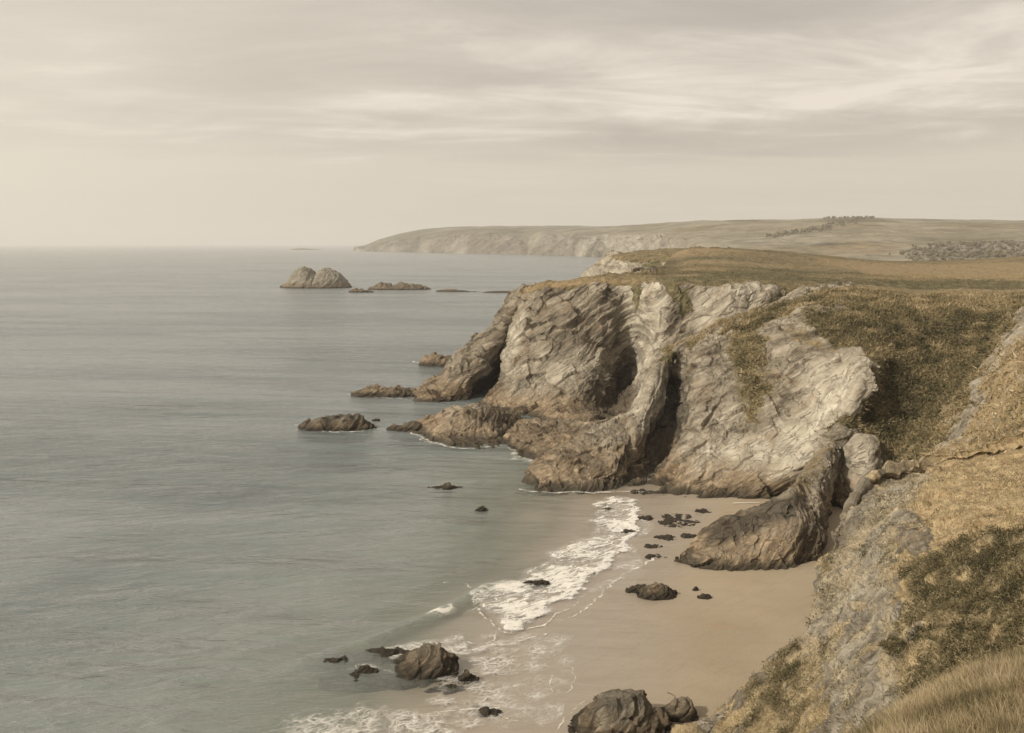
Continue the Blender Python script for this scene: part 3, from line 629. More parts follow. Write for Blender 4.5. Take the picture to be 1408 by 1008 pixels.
# low shelving rocks at the foot of the headland
Q_cols = [
 [B(548,591),(552,590,209),(556,589,211),(560,589,213),(563,592,218)],
 [B(578,600),(578,592,205),(582,584,208),(590,575,212),(596,580,220)],
 [B(606,611),(606,598,199),(610,580,204),(618,564,210),(625,572,222)],
 [B(640,616),(640,600,198),(645,578,203),(655,560,210),(662,568,226)],
 [B(676,615),(678,600,199),(680,582,205),(690,566,212),(700,572,232)],
 [B(700,607),(702,598,203),(706,588,208),(712,576,214),(722,580,232)],
 [(722,606,198),(725,600,205),(730,594,210),(738,588,216),(745,592,230)]]
def mQ(P, u, v, Nf, A):
    A['pale'] = np.clip(.15+.5*inpoly(u, v, [(585,595),(620,572),(640,580),(670,585),(690,600),(650,612),(600,600)], 10), 0, 1)
    A['wet'] = np.clip(.8*inpoly(u, v, [(640,562),(690,560),(720,580),(720,605),(690,600),(660,578)], 7)+.6*inpoly(u, v, [(618,572),(628,575),(632,600),(610,605),(622,590)], 3), 0, 1)
G = loft(Q_cols, 0.25, resv=0.25)
land('low_headland_rock', G, M_rock, cliffdisp(0.6, 0.55), mQ, label='rounded low rock mass at the foot of the outer headland')
Z = lambda u, v, z: (u, v, gz(u, v, z)[1])
R_cols = [
 [B(690,608),Z(693,602,1.0),Z(698,595,1.8),Z(705,586,2.6),Z(712,576,3.6)],
 [B(715,622),Z(718,613,1.1),Z(724,603,1.8),Z(735,592,2.6),Z(745,578,3.8)],
 [B(738,634),Z(742,622,1.2),Z(750,610,2.0),Z(765,595,2.8),Z(780,580,4.0)],
 [B(750,646),Z(762,632,1.4),Z(775,616,2.2),Z(795,597,3.2),Z(810,581,4.4)],
 [B(765,660),Z(785,641,1.8),Z(800,624,2.8),Z(820,603,3.8),Z(840,582,5.0)],
 [B(800,668),Z(815,646,2.4),Z(830,626,3.6),Z(848,600,5.0),Z(862,578,6.4)],
 [B(840,668),Z(850,642,3.0),Z(862,616,4.4),Z(875,590,6.0),Z(890,572,8)]]
def mR(P, u, v, Nf, A):
    A['pale'] = 0.1+0*u; A['wet'] = np.clip(.35+.8*vn(strat(P), 1.6, 3.0), 0, 1)*.8
G = loft(R_cols, 0.25, resv=0.25)
land('tidal_rock_shelf', G, M_rock, lambda P, A: cliffdisp(0.6, 0.5)(P, A)+.5*beds(P.astype(np.float32), 1.3, 2.0, 1.2, 6), mR, label='ochre and dark tidal rock shelves stepping down to the water')

# buttress standing on the sand
def BG(u, v): return (u, v, dist_on(u, v))
D_cols = [
 [BG(926,772),(930,769,119.6),(937,762,120.4),(948,752,122),(958,752,128)],
 [BG(950,779),(953,768,119.0),(958,752,121),(968,735,124),(976,738,131)],
 [BG(985,784),(985,766,118.2),(985,741,121),(992,717,125),(1002,724,134)],
 [BG(1040,785),(1042,757,118),(1045,727,121),(1048,696,127),(1056,706,138)],
 [BG(1085,780),(1088,748,118.6),(1090,712,122),(1092,670,130),(1100,690,142)],
 [BG(1112,773),(1113,737,121),(1112,695,127),(1106,645,143),(1112,655,156)],
 [BG(1128,766),(1131,732,124),(1132,690,133),(1140,612,148),(1148,622,160)],
 [(1124,768,134),(1132,735,139),(1140,690,146),(1156,610,151),(1162,622,162)]]
def mD(P, u, v, Nf, A):
    growth(P, u, v, Nf, A, [([(1095,640),(1120,612),(1150,600),(1160,610),(1130,650),(1115,690),(1090,690)], .5, .6, 8)])
    A['pale'] = np.clip(.12+.3*inpoly(u, v, [(935,770),(1000,745),(1100,740),(1110,770),(1000,780)], 8), 0, 1)
    A['wet'] = np.clip(1.0*inpoly(u, v, [(965,738),(1000,706),(1060,694),(1110,684),(1105,712),(1050,730),(1000,750)], 9)+.8*inpoly(u, v, [(1105,735),(1150,690),(1160,760),(1120,765),(1070,765)], 7), 0, 1)  # first patch: dark rock top; second: shade painted on the right flank
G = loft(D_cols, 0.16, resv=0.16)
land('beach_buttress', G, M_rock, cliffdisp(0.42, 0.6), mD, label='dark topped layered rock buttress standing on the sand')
H_cols = [
 [(1144,712,147),(1146,690,148),(1152,655,149),(1160,612,150),(1168,612,158)],
 [(1160,712,143),(1162,690,144),(1168,652,146),(1178,602,149),(1188,600,158)],
 [(1186,712,140),(1188,690,141),(1193,655,143),(1204,610,147),(1212,610,156)],
 [(1200,712,141),(1205,695,142),(1210,665,144),(1217,630,148),(1226,632,157)],
 [(1240,712,140),(1240,695,141),(1242,680,142),(1244,655,147),(1250,655,156)]]
def mH(P, u, v, Nf, A):
    growth(P, u, v, Nf, A, [([(1200,600),(1215,600),(1260,640),(1260,660),(1215,640)], .7, .2, 6)])
    A['pale'] = .45+0*u; A['wet'] = .9*inpoly(u, v, [(1165,720),(1190,690),(1212,640),(1216,640),(1205,690),(1190,760),(1140,770),(1150,700)], 5)  # wet here is the cleft's shade, painted into the rock colour
G = loft(H_cols, 0.18, resv=0.18)
land('gully_buttress', G, M_rock, cliffdisp(0.6, 0.7), mH, label='pale split rock at the mouth of the dark cleft behind the buttress')

# second headland beyond, and the crest that carries the turf towards it
E_cols = [
 [(780,412,520),(785,402,516),(790,394,512),(795,387,508),(800,384,515),(810,384,560)],
 [(800,410,480),(806,396,476),(812,378,474),(820,364,474),(832,352,486),(842,356,560)],
 [(830,410,455),(836,394,452),(842,374,452),(846,360,456),(856,348.5,472),(865,352,560)],
 [(870,405,440),(873,392,438),(876,378,440),(880,366,448),(888,345,470),(900,348,560)],
 [(910,400,430),(912,388,430),(914,377,433),(918,364,445),(925,342.5,470),(935,346,560)],
 [(950,395,430),(952,385,430),(954,374,433),(957,358,445),(960,341.5,470),(970,346,560)],
 [(1010,395,430),(1012,385,430),(1014,374,433),(1017,358,445),(1020,342.5,470),(1030,348,560)],
 [(1090,400,440),(1092,390,440),(1094,376,443),(1097,362,450),(1100,347.5,480),(1110,356,560)],
 [(1190,400,460),(1192,390,460),(1194,376,463),(1197,368,475),(1200,358.5,500),(1210,366,570)]]
def mE(P, u, v, Nf, A):
    growth(P, u, v, Nf, A, [([(835,353),(860,345),(950,335),(1300,335),(1300,420),(915,420),(905,372),(925,360),(895,357),(870,360),(850,358)], 1.0, .38, 3),
                           ([(880,360),(912,355),(912,372),(885,368)], .8, .0, 4)])
    A['pale'] = .55+0*u
G = loft(E_cols, 0.8, resv=0.8)
land('second_headland', G, M_rock, cliffdisp(1.2, 0.9), mE, wpx=2.5, label='second grassy headland with pale cliff end behind the outer one')

# ------------------------------------------------------------------ near slope on the right
F_cols = [
 [(900,1200,58),(922,1025,76),(926,1020,77),(929,1016,78),(932,1014,79),(935,1011,81),(940,1005,86)],
 [(960,1200,54),(978,1008,70.5),(985,992,71.5),(991,975,72.5),(998,962,73.8),(1002,968,77),(1005,978,87)],
 [(1010,1200,48),(1038,1008,63),(1046,965,66.5),(1051,930,69),(1056,904,71),(1061,910,75),(1062,935,92)],
 [(1070,1200,42),(1088,1008,57),(1096,955,62),(1101,912,66.5),(1106,872,70.5),(1112,878,75),(1114,905,98)],
 [(1120,1200,36),(1138,1008,48),(1137,930,58),(1132,860,66.5),(1124,797,76),(1131,802,81),(1134,850,106)],
 [(1170,1200,28),(1188,1008,40),(1182,920,52),(1172,820,66.5),(1156,727,82),(1164,732,87),(1166,800,122)],
 [(1230,1200,22),(1240,1008,33),(1233,900,47),(1213,790,63.5),(1193,672,86),(1205,668,93),(1212,740,140)],
 [(1300,1200,18),(1300,1008,28),(1300,900,41),(1286,748,60),(1262,648,89),(1274,643,97),(1278,700,152)],
 [(1360,1200,16),(1360,1008,25),(1360,890,38),(1358,738,57.5),(1340,634,90),(1348,628,99),(1350,690,158)],
 [(1430,1200,15),(1430,1008,23),(1430,880,36),(1430,727,55.5),(1425,615,90),(1430,608,99),(1430,680,160)],
 [(1600,1200,15),(1600,1008,23),(1600,870,36),(1600,715,55),(1600,600,90),(1600,595,99),(1600,670,160)],
 [(2300,1200,15),(2300,1008,23),(2300,860,36),(2300,700,55),(2300,580,88),(2300,575,99),(2300,650,160)]]
def mF(P, u, v, Nf, A):
    Pf = P.astype(np.float32)
    A['veg'] = np.clip(.60+.45*vn(Pf, 3.0, 41.0)+.3*vn(Pf, 1.0, 42.0), 0, 1); A['dry'] = np.clip(.8+.5*vn(Pf, 2.2, 43.0), 0, 1)
    def put(poly, k, dr, s_):
        mm = inpoly(u, v, poly, s_); A['veg'] = A['veg']*(1-mm)+k*mm; A['dry'] = A['dry']*(1-mm)+dr*mm
    put([(1262,672),(1262,640),(1300,600),(1408,560),(1700,500),(1700,745),(1408,735),(1330,745),(1275,735),(1265,700)], 1.0, 1.35, 14)
    put([(1190,670),(1240,640),(1285,640),(1245,690),(1225,735),(1160,820),(1130,850),(1120,800),(1150,740)], .62, .62, 14); A['veg'] = np.clip(A['veg']+.45*vn(Pf, 1.6, 44.0), 0, 1)
    put([(1255,760),(1300,745),(1408,735),(1700,735),(1700,1000),(1250,1000),(1260,900),(1235,800)], .85, .60, 16); pm = inpoly(u, v, [(1235,745),(1700,735),(1700,1000),(1220,1000),(1240,880),(1215,800)], 20); A['dry'] = np.clip(A['dry']+pm*(.40*vn(Pf, 1.9, 45.0)+.45*vn(Pf, .8, 46.0)+.25*vn(Pf, .4, 47.0)), 0.05, 1.35)
    A['dry'] = A['dry']*np.where(A['dry'] > 1.05, 1, .86)
    put([(1075,880),(1110,885),(1125,930),(1110,1000),(1040,1010),(1010,1000),(1050,940)], .75, .52, 14); A['dry'] = np.clip(A['dry']+.25*vn(Pf, 1.3, 33.0), 0, 1)
    put([(1150,830),(1190,790),(1222,800),(1230,870),(1215,940),(1190,1000),(1150,1020),(1130,930)], .40, .62, 24); A['veg'] = np.clip(A['veg']+.3*vn(Pf, 1.2, 52.0), 0, 1)
    for (a, b_, rx, ry) in [(1335,760,35,10),(1400,745,30,9),(1345,775,20,14),(1305,765,20,8),(1400,790,25,12),(1330,840,26,14),(1285,820,22,12),(1340,905,22,22),(1262,945,30,16),(1400,820,18,22),(1390,850,20,12),(1240,880,20,8),(1300,800,16,8),(1370,865,22,10),(1220,910,14,10),(1090,930,18,16),(1070,965,18,14)]:
        g_ = np.exp(-(((u-a)/rx)**2+((v-b_+(u-a)*.35)/ry)**2)); g_ = smoothstep(g_+(.75*vn(Pf, 1.1, 31.0)+.5*vn(Pf, .45, 32.0))*smoothstep(g_, .03, .35), .45, .9); A['dry'] *= (1-.80*g_); A['veg'] = np.maximum(A['veg'], g_)
    A['pale'] = np.clip(.12+.75*inpoly(u, v, [(1150,830),(1190,790),(1222,800),(1230,870),(1215,940),(1190,1000),(1150,1020),(1130,930)], 18)*(.55+.6*vn(Pf, 2.5, 51.0))+.55*inpoly(u, v, [(1190,670),(1240,640),(1290,632),(1245,690),(1225,740),(1205,800),(1160,840),(1110,900),(1100,850),(1120,800),(1150,740)], 16), 0, 1)
def dF(P, A):
    Pf = P.astype(np.float32); flat = np.clip((A['veg']-.9)*10, 0, 1)*np.clip((A['dry']-.85)*8, 0, 1)
    r = rockdisp(P, 0.42, True, .8)*(0.25+0.6*(1-np.clip(A['veg'], 0, 1)))
    r = r + (0.55*vn(Pf, 3.6, 1.0)+.3*vn(Pf, 1.5, 2.0)+.18*ridged(Pf, .7, 2, 3.0))*(.4+.6*np.clip(A['veg'], 0, 1))
    r = r + .55*np.clip(.6-A['dry'], 0, 1)*(A['veg'] > .7)
    return r*(1-.8*flat)-.5*(1-flat)
G = loft(F_cols, 0.18, resv=0.16, skirt=0, capfrom=6)
oF, PF, NF_, AF = land('near_slope', G, M_fore, dF, mF, label='near slope of rough grass and scrub dropping to the beach')
# knoll of long dry grass closest to the camera
K_cols = [
 [(1020,1500,9),(1090,1180,14),(1120,1090,17),(1130,1075,18.5),(1135,1100,20.5),(1138,1180,22)],
 [(1100,1500,8),(1150,1120,13.5),(1172,1040,16.5),(1180,1022,18),(1188,1040,20),(1195,1100,22)],
 [(1230,1500,7.5),(1240,1120,12.5),(1252,1000,16),(1262,972,18),(1270,985,20),(1275,1040,22)],
 [(1340,1500,7.5),(1330,1120,12),(1332,980,15.5),(1338,935,18),(1345,945,20),(1350,1000,22)],
 [(1440,1500,7.5),(1420,1120,12),(1420,970,15),(1420,903,18),(1425,908,20),(1430,960,22)],
 [(1600,1500,7.5),(1600,1120,12),(1600,950,15),(1600,850,18),(1600,855,20),(1600,900,22)],
 [(2300,1500,7.5),(2300,1120,12),(2300,950,15),(2300,830,18),(2300,835,20),(2300,880,22)]]
for c_ in K_cols:
    u_, v_, d_ = c_[-1]; c_.append((u_+10, v_+130, 25))
G = loft(K_cols, 0.12, resv=0.10, skirt=0)
def mK(P, u, v, Nf, A):
    A['veg'] = 1.0+0*u; A['dry'] = .95-.5*inpoly(u, v, [(1350,970),(1500,950),(1500,1100),(1340,1100)], 20)
oK, PK, NK, AK = land('grassy_knoll', G, M_fore, lambda P, A: .12*vn(P.astype(np.float32), 1.2, 1.0)+.05*vn(P.astype(np.float32), .4, 1.0), mK, label='knoll of long dry grass in the near right corner')

# ------------------------------------------------------------------ scattered growth
def blades(name, Pn_, Nn_, n, size, width, lean, mat, colr, weight=None, seed=1, up=0.6, label=None, lift=0.0, tips=1):
    """n thin leaves rooted on a surface grid"""
    r = np.random.default_rng(seed); nu, nv = Pn_.shape[:2]
    a = Pn_[1:, :-1]-Pn_[:-1, :-1]; b_ = Pn_[:-1, 1:]-Pn_[:-1, :-1]
    ar = np.linalg.norm(np.cross(a, b_), axis=2)
    wgt = ar*(1 if weight is None else weight[:-1, :-1]); cdf = np.cumsum(wgt.ravel()); cdf /= cdf[-1]
    idx = np.searchsorted(cdf, r.random(n)); i, j = np.divmod(idx, nv-1); i = np.minimum(i, nu-2)
    f1 = r.random((n, 1)); f2 = r.random((n, 1))
    base = Pn_[i, j]+a[i, j]*f1+b_[i, j]*f2; nm = Nn_[i, j]
    dirv = nm*(1-up)+np.array([0, 0, 1.0])*up + r.normal(0, lean, (n, 3)); dirv /= np.linalg.norm(dirv, axis=1, keepdims=True)
    side = np.cross(dirv, r.normal(0, 1, (n, 3))); side /= np.linalg.norm(side, axis=1, keepdims=True)
    L = size*(0.5+r.random((n, 1)))
    w_ = width*(0.6+0.8*r.random((n, 1)))
    base = base - dirv*L*0.1 + nm*lift*r.random((n, 1))
    bend = side*0; droop = r.normal(0, .25, (n, 3))*L; droop[:, 2] -= .12*L[:, 0]
    v0 = base-side*w_; v1 = base+side*w_; v2 = base+dirv*L*.6+side*w_*.8; v3 = base+dirv*L+droop
    if tips == 3:
        V = np.stack([v0, v1, v3], 1).reshape(-1, 3); k = np.arange(n)*3; Q = np.stack([k, k+1, k+2], 1)
    else:
        V = np.stack([v0, v1, v2, v3], 1).reshape(-1, 3); k = np.arange(n)*4; Q = np.stack([k, k+1, k+2, k+3], 1)
    ca = np.repeat(np.clip(colr(i, j, r, n), 0, 1), Q.shape[1])
    o = mesh_from(name, V, Q, mat, {'tone': ca}, False); tagobj(o, label, kind='stuff'); return o
def leafmat(name, stops, sc=1.5):
    m, t, b, out = newmat(name); tc = N(t, 'ShaderNodeTexCoord')
    c = ramp(t, stops, attr(t, 'tone'))
    c = mix(t, 1.0, c, ramp(t, [(0.3, .75), (.7, 1.25)], noise(t, tc.outputs['Object'], sc, 4, .6)), 'MULTIPLY')
    t.links.new(c, b.inputs['Base Color']); b.inputs['Roughness'].default_value = .8
    tl = N(t, 'ShaderNodeBsdfTranslucent'); t.links.new(c, tl.inputs[0])
    ms = N(t, 'ShaderNodeMixShader'); ms.inputs[0].default_value = .25; t.links.new(b.outputs[0], ms.inputs[1]); t.links.new(tl.outputs[0], ms.inputs[2]); t.links.new(ms.outputs[0], out.inputs[0])
    return m
GREENS = [(0.0, (0.045, 0.042, 0.026)), (0.2, (0.11, 0.097, 0.055)), (0.45, (0.225, 0.188, 0.122)), (0.72, (0.39, 0.318, 0.208)), (1.0, (0.58, 0.50, 0.37))]
M_leaf = leafmat('scrub_leaf', GREENS)
M_turf = leafmat('turf_leaf', [(0.0, (0.050, 0.044, 0.022)), (0.22, (0.112, 0.096, 0.048)), (0.45, (0.225, 0.182, 0.098)), (0.7, (0.385, 0.300, 0.172)), (1.0, (0.56, 0.47, 0.32))])
def vis(Pg, Ng, m_=30):      # only where the photo could look
    P = Pg.reshape(-1, 3); u, v = px(P); ok = (u > -m_) & (u < 1408+60) & (v < 1008+60) & ((Ng.reshape(-1, 3)*(np.array([0, 0, H])-P)).sum(1) > -6)
    return ok.reshape(Pg.shape[:2])
# near slope: grass, weeds, and darker scrub where 'dry' is low
wF = vis(PF, NF_)*(.06+smoothstep(AF['veg'], .35, .75))*np.where(AF['dry'] > 1.05, .22, 1)*(1-.15*np.clip(AF['pale'], 0, 1))/np.maximum(PF[:, :, 1]/50, .5)**1.2
nzF = vn(PF.reshape(-1, 3).astype(np.float32), 1.7, 3.0).reshape(PF.shape[:2])
blades('rough_grass', PF, NF_, 170000, .20, .020, .60, M_turf, lambda i, j, r, n: .07+.50*AF['dry'][i, j]+.34*nzF[i, j]*(AF['dry'][i, j]<1.05)+r.normal(0, .12, n), wF, 3, .5, 'rough dry grass and weeds covering the near slope', tips=3)
wS = vis(PF, NF_)*np.clip(.56-AF['dry'], 0, 1)*(AF['veg'] > .6)/np.maximum(PF[:, :, 1]/50, .5)
blades('dark_scrub', PF, NF_, 80000, .16, .028, .9, M_turf, lambda i, j, r, n: .25+.22*nzF[i, j]+r.normal(0, .15, n), wS, 4, .3, 'dark low heather and bramble scrub among the near grass', lift=.45, tips=3)
wK = vis(PK, NK)/np.maximum(PK[:, :, 1]/14, .5)
nzK = vn(PK.reshape(-1, 3).astype(np.float32), .8, 3.0).reshape(PK.shape[:2])
blades('long_dry_grass', PK, NK, 150000, .21, .0065, .48, M_turf, lambda i, j, r, n: .60+.32*nzK[i, j]+r.normal(0, .18, n), wK, 5, .75, 'long soft dry grass on the nearest knoll', tips=3)
# gully scrub on the middle cliff, tufts on the headland tops
wB = vis(PB, NB)*(smoothstep(AB['veg'], .6, .85)+.18*smoothstep(AB['veg'], .45, .6))*(PB[:, :, 1] < 215)
nzB = vn(PB.reshape(-1, 3).astype(np.float32), 3.0, 3.0).reshape(PB.shape[:2])
blades('gully_scrub', PB, NB, 90000, .55, .13, .9, M_turf, lambda i, j, r, n: .30+.34*AB['dry'][i, j]+.30*nzB[i, j]+r.normal(0, .10, n), wB, 6, .4, 'olive green scrub and turf filling the gully and cliff ledges', lift=.35, tips=3)
wA_ = vis(PA, NA)*smoothstep(AA['veg'], .5, .8)*(PA[:, :, 1] < 330)
blades('headland_turf', PA, NA, 30000, .28, .10, .6, M_turf, lambda i, j, r, n: .30+.34*AA['dry'][i, j]+r.normal(0, .05, n), wA_, 7, .6, 'tufty turf along the top of the outer headland', tips=3)
print('growth', round(time.time()-T0, 1))

# ------------------------------------------------------------------ free-standing rocks
def rock(name, top, vb, label, depth=0.8, mat=None, k=0.4, sand=False, n=110, tilt=0.0, group=None, amp=1.0, cat='rock', pale=.2, wetm=.3, sink=.5, zoff=0.0):
    """top: skyline points (u, v) left to right; vb: pixel row of the foot; the body behind has its own thickness"""
    us = np.array([p[0] for p in top], float); vs = np.array([p[1] for p in top], float)
    uc = us.mean(); c0 = ong(uc, vb) if sand else gz(uc, vb, 0.0)
    n = int(n*.75); W = (us[-1]-us[0])/F*c0[1]; Dp = W*depth*.5; d = c0[1]+Dp*.55
    z0 = c0[2]
    s = np.linspace(0, 1, n); ucol = us[0]+(us[-1]-us[0])*s; vt = np.interp(ucol, us, vs)
    hgt = np.array([max(at(a, b_, d)[2]-z0, 0.02) for a, b_ in zip(ucol, vt)]); xx = np.array([at(a, vb, d)[0] for a in ucol])
    prof = np.sin(np.pi*np.clip(s, 0, 1))**.5
    tt = np.linspace(-1, 1, n); yy = d + tt[None, :]*Dp*(.25+.75*prof[:, None]); 
    cs_ = np.clip(1-np.abs(tt)**2.2, 0, 1)**.62
    zz = z0 + (hgt[:, None]+sink)*cs_[None, :]-sink
    skew = tilt*(zz-z0)
    G = np.stack([np.repeat(xx[:, None], n, 1)+skew, yy+0*zz, zz], 2)
    Nn = normals_grid(G); Nf = Nn.reshape(-1, 3); P = G.reshape(-1, 3)
    if Nf[:, 2].mean() < 0: Nf = -Nf; fl = True
    else: fl = False
    rd = rockdisp(P+np.array([uc, 0, vb]), k, True, .6)*amp
    fade = smoothstep(P[:, 2], z0-sink, z0+.4*k)*.8+.2
    P2 = P+Nf*(rd*fade)[:, None]
    P2[:, 2] += zoff; org = np.array([P2[:, 0].mean(), P2[:, 1].mean(), z0]); 
    at_ = {'veg': 0*rd, 'dry': 0*rd, 'pale': pale+0*rd, 'wet': wetm*np.clip(.5+vn(P.astype(np.float32), 3*k, 2.0), 0, 1)}
    o = mesh_from(name, P2-org*np.array([1, 1, 0]), grid_quads(n, n, fl), mat or M_boulder, at_, True)
    o.location = (org[0], org[1], 0)
    tagobj(o, label, cat, group or {'offshore_rock': 'rocks off the headland', 'awash_rock': 'rocks awash in the bay', 'boulder': 'boulders at the near end of the beach', 'beach_rock': 'small rocks on the open sand', 'flat_rock': 'flat rock ledges on the wet sand', 'reef': 'thin reefs beyond the headland'}.get(name)); return o
rock('sea_stack', [(386,396),(392,391),(400,383),(406,373),(412,368),(419,367),(427,370),(431,376),(435,380),(440,374),(448,369),(458,371),(468,377),(475,385),(484,396)], 396, 'big double humped rock stack standing alone out at sea', .75, M_isle, 1.1, n=220, pale=.75, wetm=.1, cat='sea stack', sink=2, amp=.7)
rock('low_islet', [(508,397),(516,393),(524,388),(532,390),(540,393),(552,389),(564,391),(576,394),(592,398)], 398.5, 'long low twin humped islet right of the big sea stack', .5, M_isle, 1.0, pale=.2, cat='islet', n=120, sink=2)
rock('skerry', [(480,400.5),(488,397.5),(496,397.5),(504,399.5),(514,401.5)], 402, 'small flat skerry just in front of the big sea stack', .5, M_isle, .8, pale=.1, cat='skerry', n=60, sink=1.5)
rock('reef', [(600,399.5),(615,398),(622,397.3),(630,399),(645,400.5),(655,401)], 401.2, 'thin dark reef barely above water between the islet and the headland', .3, M_isle, .6, pale=.1, cat='reef', n=60, sink=1, amp=.5)
rock('reef', [(664,402),(680,400.5),(700,399.8),(716,399.5),(730,401)], 402.5, 'thin reef touching the skyline of the headland tip', .3, M_isle, .6, pale=.1, cat='reef', n=60, sink=1, amp=.5)
rock('far_islet', [(400,343.2),(408,341.8),(416,341.2),(428,342.3),(440,343.3)], 343.6, 'faint low islet near the horizon left of the far headland', .5, M_isle, 3, cat='islet', n=40, amp=.3, sink=2)
rock('offshore_rock', [(484,541),(496,536),(506,530),(516,529),(524,532),(536,534),(546,532),(556,535),(566,536),(580,541)], 545, 'knobbly brown rock trailing off the tip of the outer headland', .45, M_rock, .5, pale=.1, wetm=.7, n=140)
rock('offshore_rock', [(577,498),(586,493),(594,489),(604,488),(612,490),(622,489),(632,494),(640,500)], 503, 'small brown rock poking out behind the headland tip', .6, M_rock, .6, pale=.15, wetm=.5, n=100)
rock('offshore_rock', [(412,586),(430,581),(448,576),(464,573),(480,571),(492,573),(500,580),(508,586),(518,591)], 592, 'long dark wedge shaped rock alone in the sea off the low rock mass', .5, M_boulder, .6, pale=.0, wetm=.9, n=150)
rock('offshore_rock', [(532,592),(540,589),(552,585),(562,582),(572,580),(580,584),(590,592)], 594, 'low pointed rock running left from the low rock mass', .5, M_boulder, .5, pale=.05, wetm=.6, n=90)
rock('awash_rock', [(512,578),(516,576.5),(521,578)], 578.5, 'tiny rock awash beside the wedge shaped rock', .8, M_boulder, .3, n=30, sink=.4)
rock('awash_rock', [(589,671),(600,667.5),(612,666),(624,666),(635,670.5)], 672, 'flat dark rock awash in open water off the brown ridge', .5, M_boulder, .35, pale=.0, wetm=.9, n=80)
rock('awash_rock', [(652,700),(658,697),(664,696.5),(672,702)], 703, 'small dark rock just breaking the surface nearer the foam', .6, M_boulder, .3, pale=0, wetm=.9, n=60)
rock('awash_rock', [(716,802),(726,799),(738,797.5),(750,799),(757,803)], 805, 'flat brown rock with the foaming wave washing round it', .5, M_boulder, .25, pale=0, wetm=.7, n=80)
for (a, b_, w_, lb) in [(500, 934, 62, 'broad dark rock just under the water left of the weed topped boulder'), (556, 934, 44, 'dark submerged rock at the foot of the weed topped boulder'), (528, 898, 40, 'thin submerged rock behind the weed topped boulder'), (455, 909, 34, 'narrow submerged rock furthest left of the weed topped boulder'),
                     (672, 978, 22, 'low dark stone under the swash by the lacy foam'), (612, 944, 30, 'dark flat stone under shallow water below the weed topped boulder')]:
    rock('submerged_rock', [(a-w_, b_), (a-w_*.6, b_-4), (a-w_*.2, b_-7), (a+w_*.3, b_-6), (a+w_*.7, b_-4), (a+w_, b_)], b_+3, lb, .45, M_boulder, .3, pale=0, wetm=1, n=70, sink=.4, zoff=-.36 if b_ < 950 else -.45, group='submerged rocks in the shallows', amp=.8)
rock('boulder', [(546,912),(556,902),(566,895),(578,890),(590,888),(602,891),(612,898),(622,905),(630,918)], 926, 'weed topped boulder in the shallows near the bottom of the picture', .9, M_boulder, .36, pale=.25, wetm=.5, n=170)
rock('awash_rock', [(486,922),(492,917),(502,915),(512,917),(518,923)], 926, 'low reddish dark rock awash left of the weed topped boulder', .6, M_boulder, .22, pale=0, wetm=.6, n=70)
rock('awash_rock', [(630,930),(640,926),(650,928),(656,934)], 936, 'little dark rock in the shallows right of the weed topped boulder', .6, M_boulder, .2, pale=0, wetm=.8, n=50)
rock('boulder', [(782,1012),(800,992),(816,975),(832,962),(846,957),(858,960),(868,958),(884,966),(896,980),(908,996),(920,1014)], 1016, 'large dark ridged boulder on the sand at the bottom edge', .8, M_boulder, .42, sand=True, pale=.15, wetm=.3, n=220)
rock('boulder', [(906,984),(916,975),(926,968),(938,964),(948,967),(954,976),(960,982)], 990, 'low boulder with a pale ledge right of the large dark one', .8, M_boulder, .26, sand=True, pale=.45, wetm=.4, n=130)
rock('beach_rock', [(879,820),(888,813),(898,808),(909,804),(918,809),(928,817)], 823, 'pointed rock of the pair in the middle of the beach', .8, M_boulder, .25, sand=True, pale=.15, wetm=.3, n=110)
rock('beach_rock', [(861,813),(868,808),(878,805),(892,804),(888,810)], 815, 'flat dark rock left of the pointed beach rock', .6, M_boulder, .2, sand=True, pale=0, wetm=.7, n=80)
rock('beach_rock', [(960,821),(966,817),(972,816),(981,821)], 823.5, 'small dark rock alone on the sand right of the pair', .7, M_boulder, .18, sand=True, pale=.1, n=60)
rock('beach_rock', [(952,811),(955,807),(958,806),(960,811)], 812.5, 'tiny stone behind the small lone rock on the sand', .8, M_boulder, .12, sand=True, n=30)
for (a, b_, h_, w_, lb) in [(930, 712, 5, 32, 'uppermost flat rock ledge on the wet sand'), (935, 722, 6, 46, 'widest flat rock ledge on the wet sand'), (915, 741, 5, 26, 'flat rock in the swash below the widest ledge'), (948, 738, 4, 20, 'small flat rock nearest the tip of the buttress'), (897, 752, 4, 20, 'small rock slab in the swash right of the foam'),
                         (902, 767, 5, 24, 'lowest dark slab at the end of the swash'), (888, 714, 5, 18, 'dark rock at the upper end of the foam'), (866, 733, 5, 20, 'rock half covered by the foam edge'), (968, 704, 3, 16, 'small flat rock close under the pale cliff'), (880, 678, 4, 30, 'ledge at the water edge under the middle cliff'), (835, 702, 3, 14, 'dark rock in the head of the foam')]:
    w_ *= 1.25; h_ *= .55; t_ = [(a-w_/2, b_), (a-w_*.3, b_-h_*.8), (a-w_*.05, b_-h_*.6), (a+w_*.12, b_-h_), (a+w_*.3, b_-h_*.5), (a+w_/2, b_)]
    rock('flat_rock', t_, b_+1.5, lb, 1.0, M_boulder, .16, sand=True, pale=.25, wetm=.2, n=70, sink=.25)

